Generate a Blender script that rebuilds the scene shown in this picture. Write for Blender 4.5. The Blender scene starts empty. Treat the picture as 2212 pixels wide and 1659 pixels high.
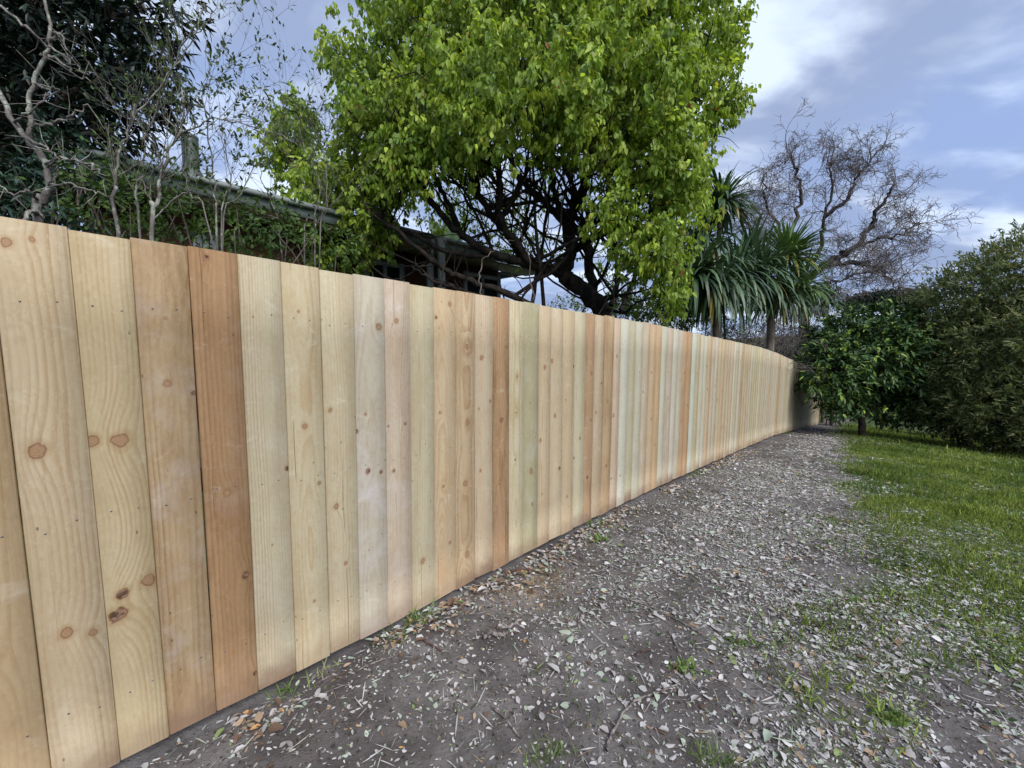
import bpy, math, random
import numpy as np
from mathutils import Matrix, Vector

# ------------------------------------------------------------------ camera
scn = bpy.context.scene
C = scn.collection
CZ = 1.5                                   # eye height
F = 0.39                                   # focal length in picture widths
PITCH, ROLL, TH = 0.0905, 0.0075, 0.7667
cp, sp = math.cos(PITCH), math.sin(PITCH)
_f = np.array([0, cp, -sp]); _u0 = np.array([0, sp, cp]); _r0 = np.array([1.0, 0, 0])
CR = _r0*math.cos(ROLL) + _u0*math.sin(ROLL)
CU = _u0*math.cos(ROLL) - _r0*math.sin(ROLL)
CF = _f
EYE = np.array([0, 0, CZ])
cam = bpy.data.cameras.new('camera'); co = bpy.data.objects.new('camera', cam); C.objects.link(co)
cam.sensor_fit = 'HORIZONTAL'; cam.sensor_width = 36; cam.lens = 36*F
cam.clip_start = 0.05; cam.clip_end = 3000
M = Matrix.Identity(4)
for k in range(3):
    M[k][0] = CR[k]; M[k][1] = CU[k]; M[k][2] = -CF[k]; M[k][3] = EYE[k]
co.matrix_world = M
scn.camera = co

# ------------------------------------------------------------------ light
SUN_EL, SUN_AZ = math.radians(44), math.radians(150)     # azimuth clockwise from +Y
scn.view_settings.view_transform = 'Standard'; scn.view_settings.look = 'None'
scn.view_settings.exposure = 1.5; scn.view_settings.gamma = 1
scn.view_settings.use_curve_mapping = False
sl = bpy.data.lights.new('sun', 'SUN'); so = bpy.data.objects.new('sun', sl); C.objects.link(so)
sl.energy = 1.5; sl.angle = math.radians(40); sl.color = (1.0, 0.965, 0.91)
sd = Vector((math.sin(SUN_AZ)*math.cos(SUN_EL), math.cos(SUN_AZ)*math.cos(SUN_EL), math.sin(SUN_EL)))
so.rotation_euler = sd.to_track_quat('Z', 'Y').to_euler()

world = bpy.data.worlds.new('World'); scn.world = world; world.use_nodes = True

class NT:
    """tiny helper for node trees"""
    def __init__(s, tree): s.t = tree; s.n = tree.nodes; s.l = tree.links; s.n.clear()
    def put(s, sock, v):
        if v is None: return
        if hasattr(v, 'is_output'): s.l.new(v, sock)
        elif isinstance(v, (tuple, list)):
            v = tuple(v)
            if sock.type == 'RGBA' and len(v) == 3: v = v + (1,)
            sock.default_value = v
        else:
            sock.default_value = (v, v, v) if sock.type == 'VECTOR' else v
    def m(s, op, a, b=None, c=None, clamp=False):
        n = s.n.new('ShaderNodeMath'); n.operation = op; n.use_clamp = clamp
        for i, v in enumerate((a, b, c)): s.put(n.inputs[i], v)
        return n.outputs[0]
    def v(s, op, a, b=None, scale=None):
        n = s.n.new('ShaderNodeVectorMath'); n.operation = op
        s.put(n.inputs[0], a); s.put(n.inputs[1], b)
        if scale is not None: s.put(n.inputs['Scale'], scale)
        return n.outputs['Value'] if op in ('LENGTH', 'DOT_PRODUCT', 'DISTANCE') else n.outputs[0]
    def sep(s, a):
        n = s.n.new('ShaderNodeSeparateXYZ'); s.put(n.inputs[0], a); return n.outputs
    def com(s, x, y, z):
        n = s.n.new('ShaderNodeCombineXYZ')
        for i, q in enumerate((x, y, z)): s.put(n.inputs[i], q)
        return n.outputs[0]
    def noise(s, vec, scale=1, detail=3, rough=.5, dist=0):
        n = s.n.new('ShaderNodeTexNoise'); s.put(n.inputs['Vector'], vec)
        s.put(n.inputs['Scale'], scale); s.put(n.inputs['Detail'], detail)
        s.put(n.inputs['Roughness'], rough); s.put(n.inputs['Distortion'], dist)
        return n.outputs['Fac']
    def vor(s, vec, scale):
        n = s.n.new('ShaderNodeTexVoronoi'); s.put(n.inputs['Vector'], vec); s.put(n.inputs['Scale'], scale)
        return n.outputs
    def attr(s, name):
        n = s.n.new('ShaderNodeAttribute'); n.attribute_name = name; return n.outputs
    def ramp(s, v, lo, hi, a=0., b=1., smooth=True):
        n = s.n.new('ShaderNodeMapRange'); n.interpolation_type = 'SMOOTHSTEP' if smooth else 'LINEAR'
        for i, q in enumerate((v, lo, hi, a, b)): s.put(n.inputs[i], q)
        return n.outputs[0]
    def mix(s, fac, a, b, mode='MIX'):
        n = s.n.new('ShaderNodeMix'); n.data_type = 'RGBA'; n.blend_type = mode
        s.put(n.inputs[0], fac); s.put(n.inputs[6], a); s.put(n.inputs[7], b)
        return n.outputs[2]
    def pos(s):
        return s.n.new('ShaderNodeNewGeometry').outputs['Position']
    def bump(s, h, strength=.3, dist=.01):
        n = s.n.new('ShaderNodeBump'); s.put(n.inputs['Strength'], strength); s.put(n.inputs['Distance'], dist)
        s.put(n.inputs['Height'], h); return n.outputs[0]
    def bsdf(s, col, rough=.8, normal=None, spec=.3, metal=0.):
        n = s.n.new('ShaderNodeBsdfPrincipled'); s.put(n.inputs['Base Color'], col)
        s.put(n.inputs['Roughness'], rough); s.put(n.inputs['Specular IOR Level'], spec); s.put(n.inputs['Metallic'], metal)
        if normal is not None: s.put(n.inputs['Normal'], normal)
        return n.outputs[0]
    def out(s, sh):
        o = s.n.new('ShaderNodeOutputMaterial'); s.l.new(sh, o.inputs[0])

def build_world():
    N = NT(world.node_tree)
    sky = N.n.new('ShaderNodeTexSky'); sky.sky_type = 'NISHITA'; sky.sun_disc = False
    sky.sun_elevation = SUN_EL; sky.sun_rotation = SUN_AZ
    tc = N.n.new('ShaderNodeTexCoord').outputs['Generated']
    x, y, z = N.sep(tc)
    zz = N.m('ADD', N.m('MAXIMUM', z, 0.0), 0.22)
    pl = N.com(N.m('DIVIDE', x, zz), N.m('DIVIDE', y, zz), 0.0)
    pl = N.v('ADD', pl, (SKY_OFF[0], SKY_OFF[1], 0))
    n1 = N.noise(N.v('MULTIPLY', pl, (1.0, 1.25, 1)), 0.7, 4, .5, .3)
    n2 = N.noise(N.v('MULTIPLY', N.v('ADD', pl, (3.1, 7.7, 0)), (1.0, 1.7, 1)), 2.5, 5, .5, .25)
    n3 = N.noise(pl, 1.0, 2, .5, 0)
    cover = N.ramp(N.m('ADD', n1, N.m('MULTIPLY', N.m('SUBTRACT', n2, .5), .3)), .30, .56)
    bright = N.ramp(N.m('ADD', n2, N.m('MULTIPLY', N.m('SUBTRACT', n3, .5), .7)), .40, .70)
    cloud = N.mix(bright, (1.25, 1.58, 2.4), (3.0, 3.45, 4.2))
    blue = N.mix(.85, sky.outputs[0], (1.1, 1.95, 4.3))
    skyc = N.mix(N.m('MULTIPLY_ADD', cover, .26, .74), blue, cloud)
    b = N.n.new('ShaderNodeBackground'); N.l.new(skyc, b.inputs[0]); b.inputs[1].default_value = 0.1
    o = N.n.new('ShaderNodeOutputWorld'); N.l.new(b.outputs[0], o.inputs[0])
SKY_OFF = (4.3, 1.7)
build_world()

# ------------------------------------------------------------------ frames of reference
SC = 2212.0
DS = np.array([math.sin(TH), math.cos(TH), 0.0])          # along the fence
DT = np.array([math.cos(TH), -math.sin(TH), 0.0])         # to its right (our side)
O0 = np.array([-1.3746, 1.2617, 0.0])
def st(s, t, z=0.0):
    s = np.asarray(s, float); t = np.asarray(t, float)
    return O0 + s[..., None]*DS + t[..., None]*DT + np.asarray(z, float)[..., None]*np.array([0, 0, 1.0])
def to_st(P):
    q = np.asarray(P) - O0
    return q @ DS, q @ DT
def ray(px, py):
    return CF + CR*(px/SC - .5)/F + CU*(.375 - py/SC)/F
def at(px, py, dep):
    return EYE + ray(px, py)*dep
def on_t(px, py, t):                                       # a point on the upright plane t metres from the fence
    D = ray(px, py); n = DT
    k = (t + (O0 - EYE) @ n) / (D @ n)
    return EYE + D*k
_GS = [-60, -3, 0, .74, 1.5, 2.4, 2.87, 3.41, 4.32, 5.52, 7.66, 10.3, 12.2, 14.2, 17.5, 20, 30, 60, 2000]
_GZ = [-1.3, -1.43, -1.452, -1.478, -1.49, -1.502, -1.512, -1.525, -1.556, -1.62, -1.735, -1.89, -2.06, -2.25, -2.6, -2.85, -3.3, -3.6, -3.6]
_gs = np.linspace(-60, 62, 1300); _gz = np.interp(_gs, _GS, _GZ)
_k = np.hanning(15); _k /= _k.sum(); _gz = np.convolve(np.pad(_gz, 7, 'edge'), _k, 'valid')
def gz(s): return np.interp(s, _gs, _gz) - .03 + CZ
def on_ground(px, py):
    D = ray(px, py)
    for k in np.arange(.5, 80, .005):
        P = EYE + D*k; s, t = to_st(P)
        if P[2] < gz(s): return P
    return P
def unit(v):
    v = np.asarray(v, float); return v/np.maximum(np.linalg.norm(v, axis=-1, keepdims=True), 1e-9)
def lin(c):
    c = np.asarray(c, float)/255
    return np.where(c < .04045, c/12.92, ((c+.055)/1.055)**2.4)

# ------------------------------------------------------------------ mesh builder (all quads)
class MB:
    def __init__(s): s.V = []; s.Fc = []; s.Cc = []; s.n = 0
    def add(s, V, Fq, col=None):
        V = np.asarray(V, float).reshape(-1, 3); Fq = np.asarray(Fq, int).reshape(-1, 4)
        s.V.append(V); s.Fc.append(Fq + s.n); s.n += len(V)
        c = np.ones((len(V), 3)) if col is None else np.broadcast_to(np.asarray(col, float), (len(V), 3))
        s.Cc.append(c)
    def box(s, c, ex, ey, ez, col=None):               # centre and three half vectors
        c, ex, ey, ez = [np.asarray(q, float) for q in (c, ex, ey, ez)]
        V = [c + a*ex + b*ey + d*ez for a in (-1, 1) for b in (-1, 1) for d in (-1, 1)]
        s.add(V, [(0, 1, 3, 2), (4, 6, 7, 5), (0, 4, 5, 1), (2, 3, 7, 6), (0, 2, 6, 4), (1, 5, 7, 3)], col)
    def tube(s, pts, rad, sides=6, col=None, rough=0.0, rng=None):
        pts = np.asarray(pts, float); n = len(pts)
        rad = np.broadcast_to(np.asarray(rad, float), (n,))
        d = unit(np.gradient(pts, axis=0))
        ref = np.array([0.3, 0.9, 0.1]) if abs(d[0][2]) > .7 else np.array([0, 0, 1.0])
        a = unit(np.cross(d, ref)); b = np.cross(d, a)
        ang = np.arange(sides)*2*math.pi/sides
        R = rad[:, None]*np.ones(sides)
        if rough and rng is not None: R = R*(1 + rng.normal(0, rough, R.shape))
        V = pts[:, None] + R[..., None]*(np.cos(ang)[None, :, None]*a[:, None] + np.sin(ang)[None, :, None]*b[:, None])
        i = np.arange(n-1)[:, None]*sides; j = np.arange(sides)[None]; k = (j+1) % sides
        Fq = np.stack(np.broadcast_arrays(i+j, i+k, i+sides+k, i+sides+j), -1)
        s.add(V.reshape(-1, 3), Fq, col)
    def leaves(s, P, D, Nn, L, W, col, fold=.12, bend=.1):
        P = np.asarray(P, float); n = len(P)
        if n == 0: return
        x = unit(D); nn = Nn - (Nn*x).sum(1, keepdims=True)*x; nn = unit(nn); y = np.cross(nn, x)
        L = np.broadcast_to(L, (n,))[:, None]; W = np.broadcast_to(W, (n,))[:, None]
        T = P + x*L - nn*L*bend
        f = nn*W*fold
        L1 = P + x*L*.28 + y*W*.46 + f; L2 = P + x*L*.66 + y*W*.36 + f - nn*L*bend*.4
        R1 = P + x*L*.28 - y*W*.46 + f; R2 = P + x*L*.66 - y*W*.36 + f - nn*L*bend*.4
        V = np.stack([P, L1, L2, T, R2, R1], 1).reshape(-1, 3)
        b = np.arange(n)[:, None]*6
        Fq = np.concatenate([b + np.array([0, 1, 2, 3]), b + np.array([0, 3, 4, 5])], 1).reshape(-1, 4)
        col = np.broadcast_to(np.asarray(col, float), (n, 3))
        s.add(V, Fq, np.repeat(col, 6, 0))
    def straps(s, P, D, L, W, droop, col, seg=6):      # long arching strap leaves
        P = np.asarray(P, float); n = len(P); d = unit(D); up = np.array([0, 0, 1.0])
        side = unit(np.cross(d, up) + 1e-6)
        L = np.broadcast_to(L, (n,)); W = np.broadcast_to(W, (n,)); droop = np.broadcast_to(droop, (n,))
        p = P.copy(); rows = []
        prof = [.55, .9, 1, .95, .8, .5, .05]
        for k in range(seg+1):
            w = (W*np.interp(k/seg, np.linspace(0, 1, 7), prof)*.5)[:, None]
            nrm = np.cross(side, d)
            rows.append(np.stack([p - side*w + nrm*w*.35, p + side*w + nrm*w*.35], 1))
            d = unit(d + np.array([0, 0, -1.0])*(droop*(k+1)/seg*.75)[:, None])
            p = p + d*(L/seg)[:, None]
        V = np.stack(rows, 1).reshape(-1, 3)
        b = np.arange(n)[:, None, None]*(2*(seg+1)); k = np.arange(seg)[None, :, None]*2
        Fq = (b + k + np.array([0, 1, 3, 2])[None, None]).reshape(-1, 4)
        col = np.broadcast_to(np.asarray(col, float), (n, 3))
        s.add(V, Fq, np.repeat(col, 2*(seg+1), 0))
    def build(s, name, mat, parent=None, smooth=False, origin=None):
        V = np.concatenate(s.V); Fq = np.concatenate(s.Fc); Cc = np.concatenate(s.Cc)
        if origin is None: origin = np.zeros(3) if parent is not None else V.mean(0)
        origin = np.asarray(origin, float)
        if parent is not None: origin = np.array(parent.matrix_basis.translation)
        me = bpy.data.meshes.new(name); me.vertices.add(len(V)); me.vertices.foreach_set('co', (V-origin).ravel())
        me.loops.add(len(Fq)*4); me.loops.foreach_set('vertex_index', Fq.ravel())
        me.polygons.add(len(Fq)); me.polygons.foreach_set('loop_start', np.arange(len(Fq))*4)
        if smooth: me.polygons.foreach_set('use_smooth', np.ones(len(Fq), bool))
        a = me.color_attributes.new('col', 'FLOAT_COLOR', 'POINT')
        a.data.foreach_set('color', np.concatenate([Cc, np.ones((len(Cc), 1))], 1).ravel())
        me.update(calc_edges=True); me.materials.append(mat)
        o = bpy.data.objects.new(name, me); C.objects.link(o)
        if parent is not None: o.parent = parent
        else: o.location = origin
        return o

def tag(o, label=None, cat=None, group=None, kind=None):
    if label: o['label'] = label
    if cat: o['category'] = cat
    if group: o['group'] = group
    if kind: o['kind'] = kind
    return o
def thing(name, loc, label, cat, group=None):
    o = bpy.data.objects.new(name, None); C.objects.link(o); o.location = Vector(tuple(float(q) for q in loc))
    o.empty_display_size = .2
    return tag(o, label, cat, group)
def spline(P, n=6):
    P = np.asarray(P, float)
    if len(P) < 3: 
        return np.linspace(P[0], P[-1], n+1)
    Q = np.vstack([2*P[0]-P[1], P, 2*P[-1]-P[-2]]); out = []
    for i in range(1, len(Q)-2):
        for t in np.linspace(0, 1, n, endpoint=False):
            a, b, c, d = Q[i-1:i+3]
            out.append(.5*((2*b) + (-a+c)*t + (2*a-5*b+4*c-d)*t*t + (-a+3*b-3*c+d)*t**3))
    out.append(P[-1]); return np.array(out)

# ------------------------------------------------------------------ materials
def mat(name): m = bpy.data.materials.new(name); m.use_nodes = True; return m, NT(m.node_tree)

def leaf_material(name, rough=.5, trans=.35, spec=.35, var=.25):
    m, N = mat(name)
    c = N.attr('col')['Color']
    nz = N.noise(N.pos(), 14, 2)
    c = N.mix(1, c, N.mix(nz, (1-var,)*3, (1+var,)*3), 'MULTIPLY')
    b = N.bsdf(c, rough, None, spec)
    t = N.n.new('ShaderNodeBsdfTranslucent'); N.l.new(N.mix(1, c, (1.25, 1.2, .6), 'MULTIPLY'), t.inputs[0])
    x = N.n.new('ShaderNodeMixShader'); x.inputs[0].default_value = trans
    N.l.new(b, x.inputs[1]); N.l.new(t.outputs[0], x.inputs[2]); N.out(x.outputs[0]); return m
M_LEAF = leaf_material('bright_leaves', .45, .45, .35)
M_DARKLEAF = leaf_material('leathery_leaves', .42, .08, .25)
M_SMALL = leaf_material('small_leaves', .5, .3, .3)
M_STRAP = leaf_material('strap_leaves', .4, .12, .35)
M_GRASS = leaf_material('grass_blades', .55, .3, .2)
M_LITTER = leaf_material('dead_leaves', .8, .05, .15, .3)

def bark_material(name, c1, c2, scale=9, lichen=None):
    m, N = mat(name); p = N.pos()
    n1 = N.noise(N.v('MULTIPLY', p, (1, 1, .35)), scale, 5, .6, .6)
    c = N.mix(N.ramp(n1, .35, .65), c1, c2)
    if lichen: c = N.mix(N.m('MULTIPLY', N.ramp(N.noise(p, scale*1.2, 4, .65), .52, .62), .8), c, lichen)
    N.out(N.bsdf(c, .9, N.bump(N.noise(N.v('MULTIPLY', p, (1, 1, .3)), scale*4, 4, .65), .7, .02), .2)); return m
M_BARK = bark_material('dark_bark', (.012, .010, .009), (.045, .036, .030))
M_GREYBARK = bark_material('grey_bark', (.09, .08, .075), (.2, .18, .165), 14, (.33, .35, .30))
M_TWIG = bark_material('twig_bark', (.07, .055, .045), (.17, .14, .12))
M_PALEBARK = bark_material('willow_bark', (.10, .085, .08), (.23, .205, .20), 4)
M_CABBARK = bark_material('corky_bark', (.10, .085, .07), (.2, .17, .14), 12)
M_STICK = bark_material('dead_stick', (.10, .085, .08), (.34, .30, .28), 30)
M_STICKDARK = bark_material('dark_stick', (.05, .03, .025), (.14, .085, .07), 30)

def plain(name, c1, c2, scale=3, rough=.6, spec=.4, metal=0., bump=.1):
    m, N = mat(name); p = N.pos()
    n = N.noise(p, scale, 5, .6)
    N.out(N.bsdf(N.mix(N.ramp(n, .3, .7), c1, c2), rough, N.bump(N.noise(p, scale*12, 3), bump, .005), spec, metal)); return m
M_FASCIA = plain('weathered_fascia_paint', (.12, .145, .145), (.22, .25, .245), 2)
M_TRIM = plain('pale_window_trim', (.22, .25, .27), (.35, .38, .39), 3)
M_SOFFIT = plain('tan_soffit_paint', (.14, .11, .075), (.2, .16, .11), 2)
M_ROOF = plain('roof_metal', (.13, .15, .15), (.2, .22, .21), 1.5, .5)
M_FLUE = plain('flue_metal', (.09, .12, .11), (.16, .2, .18), 5, .5, .4, .3)
M_NAIL = plain('galvanised_nail', (.10, .105, .12), (.22, .23, .25), 60, .45, .5, .7)
M_STONE = plain('grey_stone', (.14, .13, .13), (.27, .26, .26), 20, .85, .2, 0, .4)
M_POST = plain('dark_post', (.03, .025, .02), (.08, .07, .06), 10, .9, .1)
M_WIRE = plain('rusty_wire', (.06, .05, .045), (.12, .10, .09), 10, .7, .3, .4)
m, N = mat('red_brown_boards'); p = N.pos(); M_WALL = m
zb = N.m('FRACT', N.m('MULTIPLY', N.sep(p)[2], 6.0))
c = N.mix(N.noise(p, 3, 4), (.045, .018, .012), (.10, .038, .022)); c = N.mix(N.ramp(zb, .9, .97), c, (.03, .015, .01))
N.out(N.bsdf(c, .75, N.bump(zb, .5, .02)))
m, N = mat('window_glass'); M_GLASS = m
N.out(N.bsdf((.02, .025, .03), .08, None, .6))

# --- sawn pine boards: rings cut by the face of the board, grain bent round the knots
def wood_material():
    m, N = mat('sawn_pine')
    u, w, v = N.sep(N.attr('wc')['Vector'])
    pc, pd, ps = N.sep(N.attr('a1')['Vector'])
    fr, con, seed = N.sep(N.attr('a2')['Vector'])
    stn, grey, dirt = N.sep(N.attr('a3')['Vector'])
    c1 = N.attr('c1')['Vector']; c2 = N.attr('c2')['Vector']
    P = N.com(u, N.m('ADD', w, seed), v)
    nA = N.m('SUBTRACT', N.noise(N.v('MULTIPLY', P, (5, 1, 1.3)), 1, 2), .5)
    nB = N.m('SUBTRACT', N.noise(N.v('MULTIPLY', N.v('ADD', P, (9, 9, 9)), (1, 1, 1.1)), 1, 2), .5)
    D = None; knots = []
    for k in range(1, 6):
        ku, kv, kr = N.sep(N.attr('k%d' % k)['Vector'])
        r = N.m('MAXIMUM', N.m('ABSOLUTE', kr), .0005)
        du = N.m('SUBTRACT', u, ku); dv = N.m('SUBTRACT', v, kv)
        wob = N.m('ADD', N.m('MULTIPLY', N.m('SUBTRACT', N.noise(P, 70, 2), .5), .6), N.m('MULTIPLY', N.m('SUBTRACT', N.noise(N.v('ADD', P, (k*3., 1, 2)), 28, 1), .5), 1.1))
        q = N.m('DIVIDE', N.m('SQRT', N.m('ADD', N.m('POWER', du, 2), N.m('POWER', N.m('MULTIPLY', dv, .85), 2))), r)
        qv = N.m('DIVIDE', N.m('SQRT', N.m('ADD', N.m('POWER', du, 2), N.m('POWER', N.m('MULTIPLY', dv, .38), 2))), r)
        e = N.m('MULTIPLY', N.m('EXPONENT', N.m('MULTIPLY', N.m('POWER', qv, 2), -.16)), N.m('MULTIPLY', r, 1.7))
        D = e if D is None else N.m('ADD', D, e)
        knots.append((N.m('ADD', q, wob), kr, qv))
    a = N.m('ADD', N.m('SUBTRACT', u, pc), N.m('MULTIPLY', nA, .035))
    b = N.m('ADD', N.m('ADD', pd, N.m('MULTIPLY', ps, v)), N.m('MULTIPLY', nB, .16))
    rho = N.m('ADD', N.m('SQRT', N.m('ADD', N.m('POWER', a, 2), N.m('POWER', b, 2))), D)
    rin = N.m('ADD', N.m('MULTIPLY', rho, fr), N.m('MULTIPLY', N.noise(N.v('MULTIPLY', P, (30, 1, 6)), 1, 2), .35))
    t = N.m('FRACT', rin)
    late = N.m('MULTIPLY', N.ramp(t, .25, .85), N.ramp(t, .99, .90))
    ringvar = N.noise(N.com(N.m('MULTIPLY', N.m('FLOOR', rin), 1.7), seed, 0.), 1, 0)
    late = N.m('MULTIPLY', late, N.ramp(ringvar, .3, .65, .35, 1.))
    side = N.ramp(N.noise(N.v('MULTIPLY', P, (12, 1, .5)), 1, 2), .35, .6, .25, 1.)
    col = N.mix(N.m('MULTIPLY', N.m('MULTIPLY', late, con), N.m('MULTIPLY', side, 1.2)), c1, c2)
    # broad tone, heart wood streak, fibres
    br = N.noise(N.v('MULTIPLY', P, (9, 1, .9)), 1.3, 3, .55)
    col = N.mix(N.m('MULTIPLY', N.ramp(br, .38, .68), .42), col, c2)
    # resin / brown stain along the board
    sn = N.noise(N.v('MULTIPLY', N.v('ADD', P, (4, 2, 7)), (14, 1, 2.2)), 1, 4, .6, .5)
    col = N.mix(N.m('MULTIPLY', N.ramp(sn, .46, .70), stn), col, N.v('MULTIPLY', c2, (.76, .68, .56)))
    # sap streaks of thin darker lines
    ln = N.noise(N.v('MULTIPLY', P, (150, 1, 1.2)), 1, 3, .6)
    col = N.mix(N.m('MULTIPLY', N.ramp(ln, .55, .78), N.m('MULTIPLY', con, .5)), col, N.v('MULTIPLY', c2, (.8, .72, .62)))
    # grey-blue weather bloom and pale mill marks across the board
    g = N.noise(N.v('ADD', P, (1, 5, 3)), 4.5, 4, .6)
    col = N.mix(N.m('MULTIPLY', N.ramp(g, .48, .72), grey), col, (.50, .48, .50))
    mm = N.noise(N.v('MULTIPLY', P, (9, 1, 17)), 1, 5, .7, .6)
    col = N.mix(N.m('MULTIPLY', N.ramp(mm, .58, .80), .28), col, (.70, .66, .58))
    mz = N.noise(N.v('MULTIPLY', P, (48, 1, 40)), 1, 4, .7, .5)
    col = N.mix(N.m('MULTIPLY', N.ramp(mz, .42, .8), .30), col, N.v('MULTIPLY', c2, (.78, .72, .66)))
    fz = N.noise(N.v('MULTIPLY', P, (90, 1, 40)), 1, 3, .7)
    col = N.mix(N.m('MULTIPLY', N.ramp(fz, .48, .75), .38), col, N.v('MULTIPLY', c1, (1.15, 1.15, 1.12)))
    bl = N.noise(N.v('MULTIPLY', N.v('ADD', P, (2, 3, 8)), (7, 1, 5)), 1, 4, .6)
    col = N.mix(N.m('MULTIPLY', N.ramp(bl, .45, .75), .35), col, N.v('MULTIPLY', c2, (.95, .9, .84)))
    # thin dark splits and resin lines that wander up the board
    sx = N.m('ABSOLUTE', N.m('SUBTRACT', N.m('ADD', u, N.m('MULTIPLY', nB, .05)), N.m('SUBTRACT', N.m('MULTIPLY', N.m('FRACT', N.m('MULTIPLY', seed, 7.3)), .12), .06)))
    sm = N.m('MULTIPLY', N.ramp(sx, .0022, .0008), N.m('MULTIPLY', N.ramp(N.noise(N.v('MULTIPLY', P, (1, 1, 2.3)), 1, 2), .52, .6), N.m('GREATER_THAN', N.m('FRACT', N.m('MULTIPLY', seed, 3.1)), .55)))
    col = N.mix(N.m('MULTIPLY', sm, .75), col, (.13, .05, .025))
    # specks
    sk = N.vor(N.v('MULTIPLY', P, (1, 1, .45)), 42)
    rnd = N.sep(sk['Color'])
    spk = N.m('MULTIPLY', N.ramp(sk['Distance'], .16, .07), N.m('GREATER_THAN', rnd[0], .955))
    col = N.mix(N.m('MULTIPLY', spk, .7), col, (.06, .04, .03))
    # dirt splash at the foot, damp
    dz = N.m('MULTIPLY', N.ramp(N.m('ADD', v, N.m('MULTIPLY', N.noise(P, 18, 4), .10)), .20, .05), dirt)
    col = N.mix(dz, col, (.16, .10, .065))
    # knots
    for q, kr, qv in knots:
        on = N.m('GREATER_THAN', N.m('ABSOLUTE', kr), .001)
        halo = N.m('MULTIPLY', N.ramp(q, 2.1, .9), N.m('MULTIPLY', on, .45))
        col = N.mix(halo, col, N.v('MULTIPLY', c2, (.8, .66, .5)))
        body = N.m('MULTIPLY', N.ramp(q, 1.12, .86), N.m('MULTIPLY', on, .92))
        dark = N.m('LESS_THAN', kr, 0.)
        ring = N.m('FRACT', N.m('MULTIPLY', q, 3.2))
        kc = N.mix(N.m('MULTIPLY', N.ramp(ring, .1, .95), .45), (.30, .185, .105), (.17, .095, .055))
        kd = N.mix(N.ramp(N.noise(P, 60, 3), .4, .6), (.045, .022, .014), (.22, .13, .09))
        kc = N.mix(dark, kc, kd)
        rim = N.m('MULTIPLY', N.ramp(q, .62, .92), N.m('MULTIPLY', N.noise(P, 35, 2), 1.3))
        kc = N.mix(rim, kc, (.13, .055, .025))
        col = N.mix(body, col, kc)
    hgt = N.m('ADD', N.m('MULTIPLY', N.noise(N.v('MULTIPLY', P, (300, 1, 12)), 1, 3), 1.), N.m('MULTIPLY', mz, .8))
    N.out(N.bsdf(col, .78, N.bump(hgt, .25, .0015), .22)); return m
M_WOOD = wood_material()

def ground_material():
    m, N = mat('soil_and_turf'); p = N.pos()
    gm, lt, oc = N.sep(N.attr('gm')['Vector'])
    n = N.noise(p, 6, 6, .62); n2 = N.noise(p, 45, 4, .6); n3 = N.noise(p, 1.9, 4)
    soil = N.mix(N.ramp(n, .3, .7), (.092, .084, .082), (.190, .176, .172))
    soil = N.mix(N.m('MULTIPLY', N.ramp(n2, .55, .75), .5), soil, (.19, .175, .17))
    soil = N.mix(N.m('MULTIPLY', N.ramp(n3, .42, .62), .55), soil, (.055, .046, .044))
    soil = N.mix(N.ramp(N.noise(p, 130, 3, .7), .5, .8, 0, .5), soil, (.03, .026, .025))
    lit = N.mix(n2, (.10, .09, .085), (.24, .22, .21))
    soil = N.mix(N.m('MULTIPLY', N.m('MULTIPLY', lt, N.ramp(N.noise(p, 26, 3, .6), .48, .6)), .6), soil, lit)
    soil = N.mix(N.m('MULTIPLY', N.m('MULTIPLY', oc, .8), N.ramp(N.noise(p, 30, 4, .7), .42, .62)), soil, (.36, .25, .13))
    turf = N.mix(N.ramp(N.noise(p, 9, 4), .3, .7), (.04, .055, .025), (.08, .11, .04))
    g = N.ramp(N.m('ADD', gm, N.m('MULTIPLY', N.m('SUBTRACT', N.noise(p, 7, 5, .7), .5), .9)), .35, .65)
    c = N.mix(g, soil, turf)
    h = N.m('ADD', N.m('ADD', N.m('MULTIPLY', n, 1.), N.m('MULTIPLY', n2, .6)), N.m('MULTIPLY', N.noise(p, 120, 4, .7), .35))
    N.out(N.bsdf(c, .95, N.bump(h, .8, .02), .12)); return m
M_GROUND = ground_material()

# ------------------------------------------------------------------ ground
_bs = np.array([-5, 1.0, 2.34, 3.0, 3.55, 5.43, 8.0, 11.1, 14.5, 18, 60])
_bt = np.array([3.4, 3.2, 2.75, 2.35, 2.0, 1.66, 1.45, 1.2, .95, .6, .4])
def vnoise(x, y, f, seed):
    r = np.random.default_rng(seed); tot = 0
    for o in range(4):
        a = r.uniform(0, 6.28, 5); k = r.uniform(.6, 1.4, 5)*f*(1.9**o); ph = r.uniform(0, 6.28, 5)
        tot = tot + sum(np.sin((x*np.cos(q)+y*np.sin(q))*kk+p_) for q, kk, p_ in zip(a, k, ph))/5/(1.5**o)
    return tot
def grass_mask(s, t):
    b = np.interp(s, _bs, _bt)
    d = (t - b) + .22*vnoise(s, t, 3.0, 5) + .12*vnoise(s, t, 9, 6)
    g = np.clip(.5 + d*1.6, 0, 1)
    g = np.maximum(g, np.clip((t < -.15)*.9, 0, 1))
    near = np.clip((t-1.2)*.9, 0, .42)*(vnoise(s, t, 5, 9) > -.1)
    return np.maximum(g, near*(s < 5))
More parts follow.
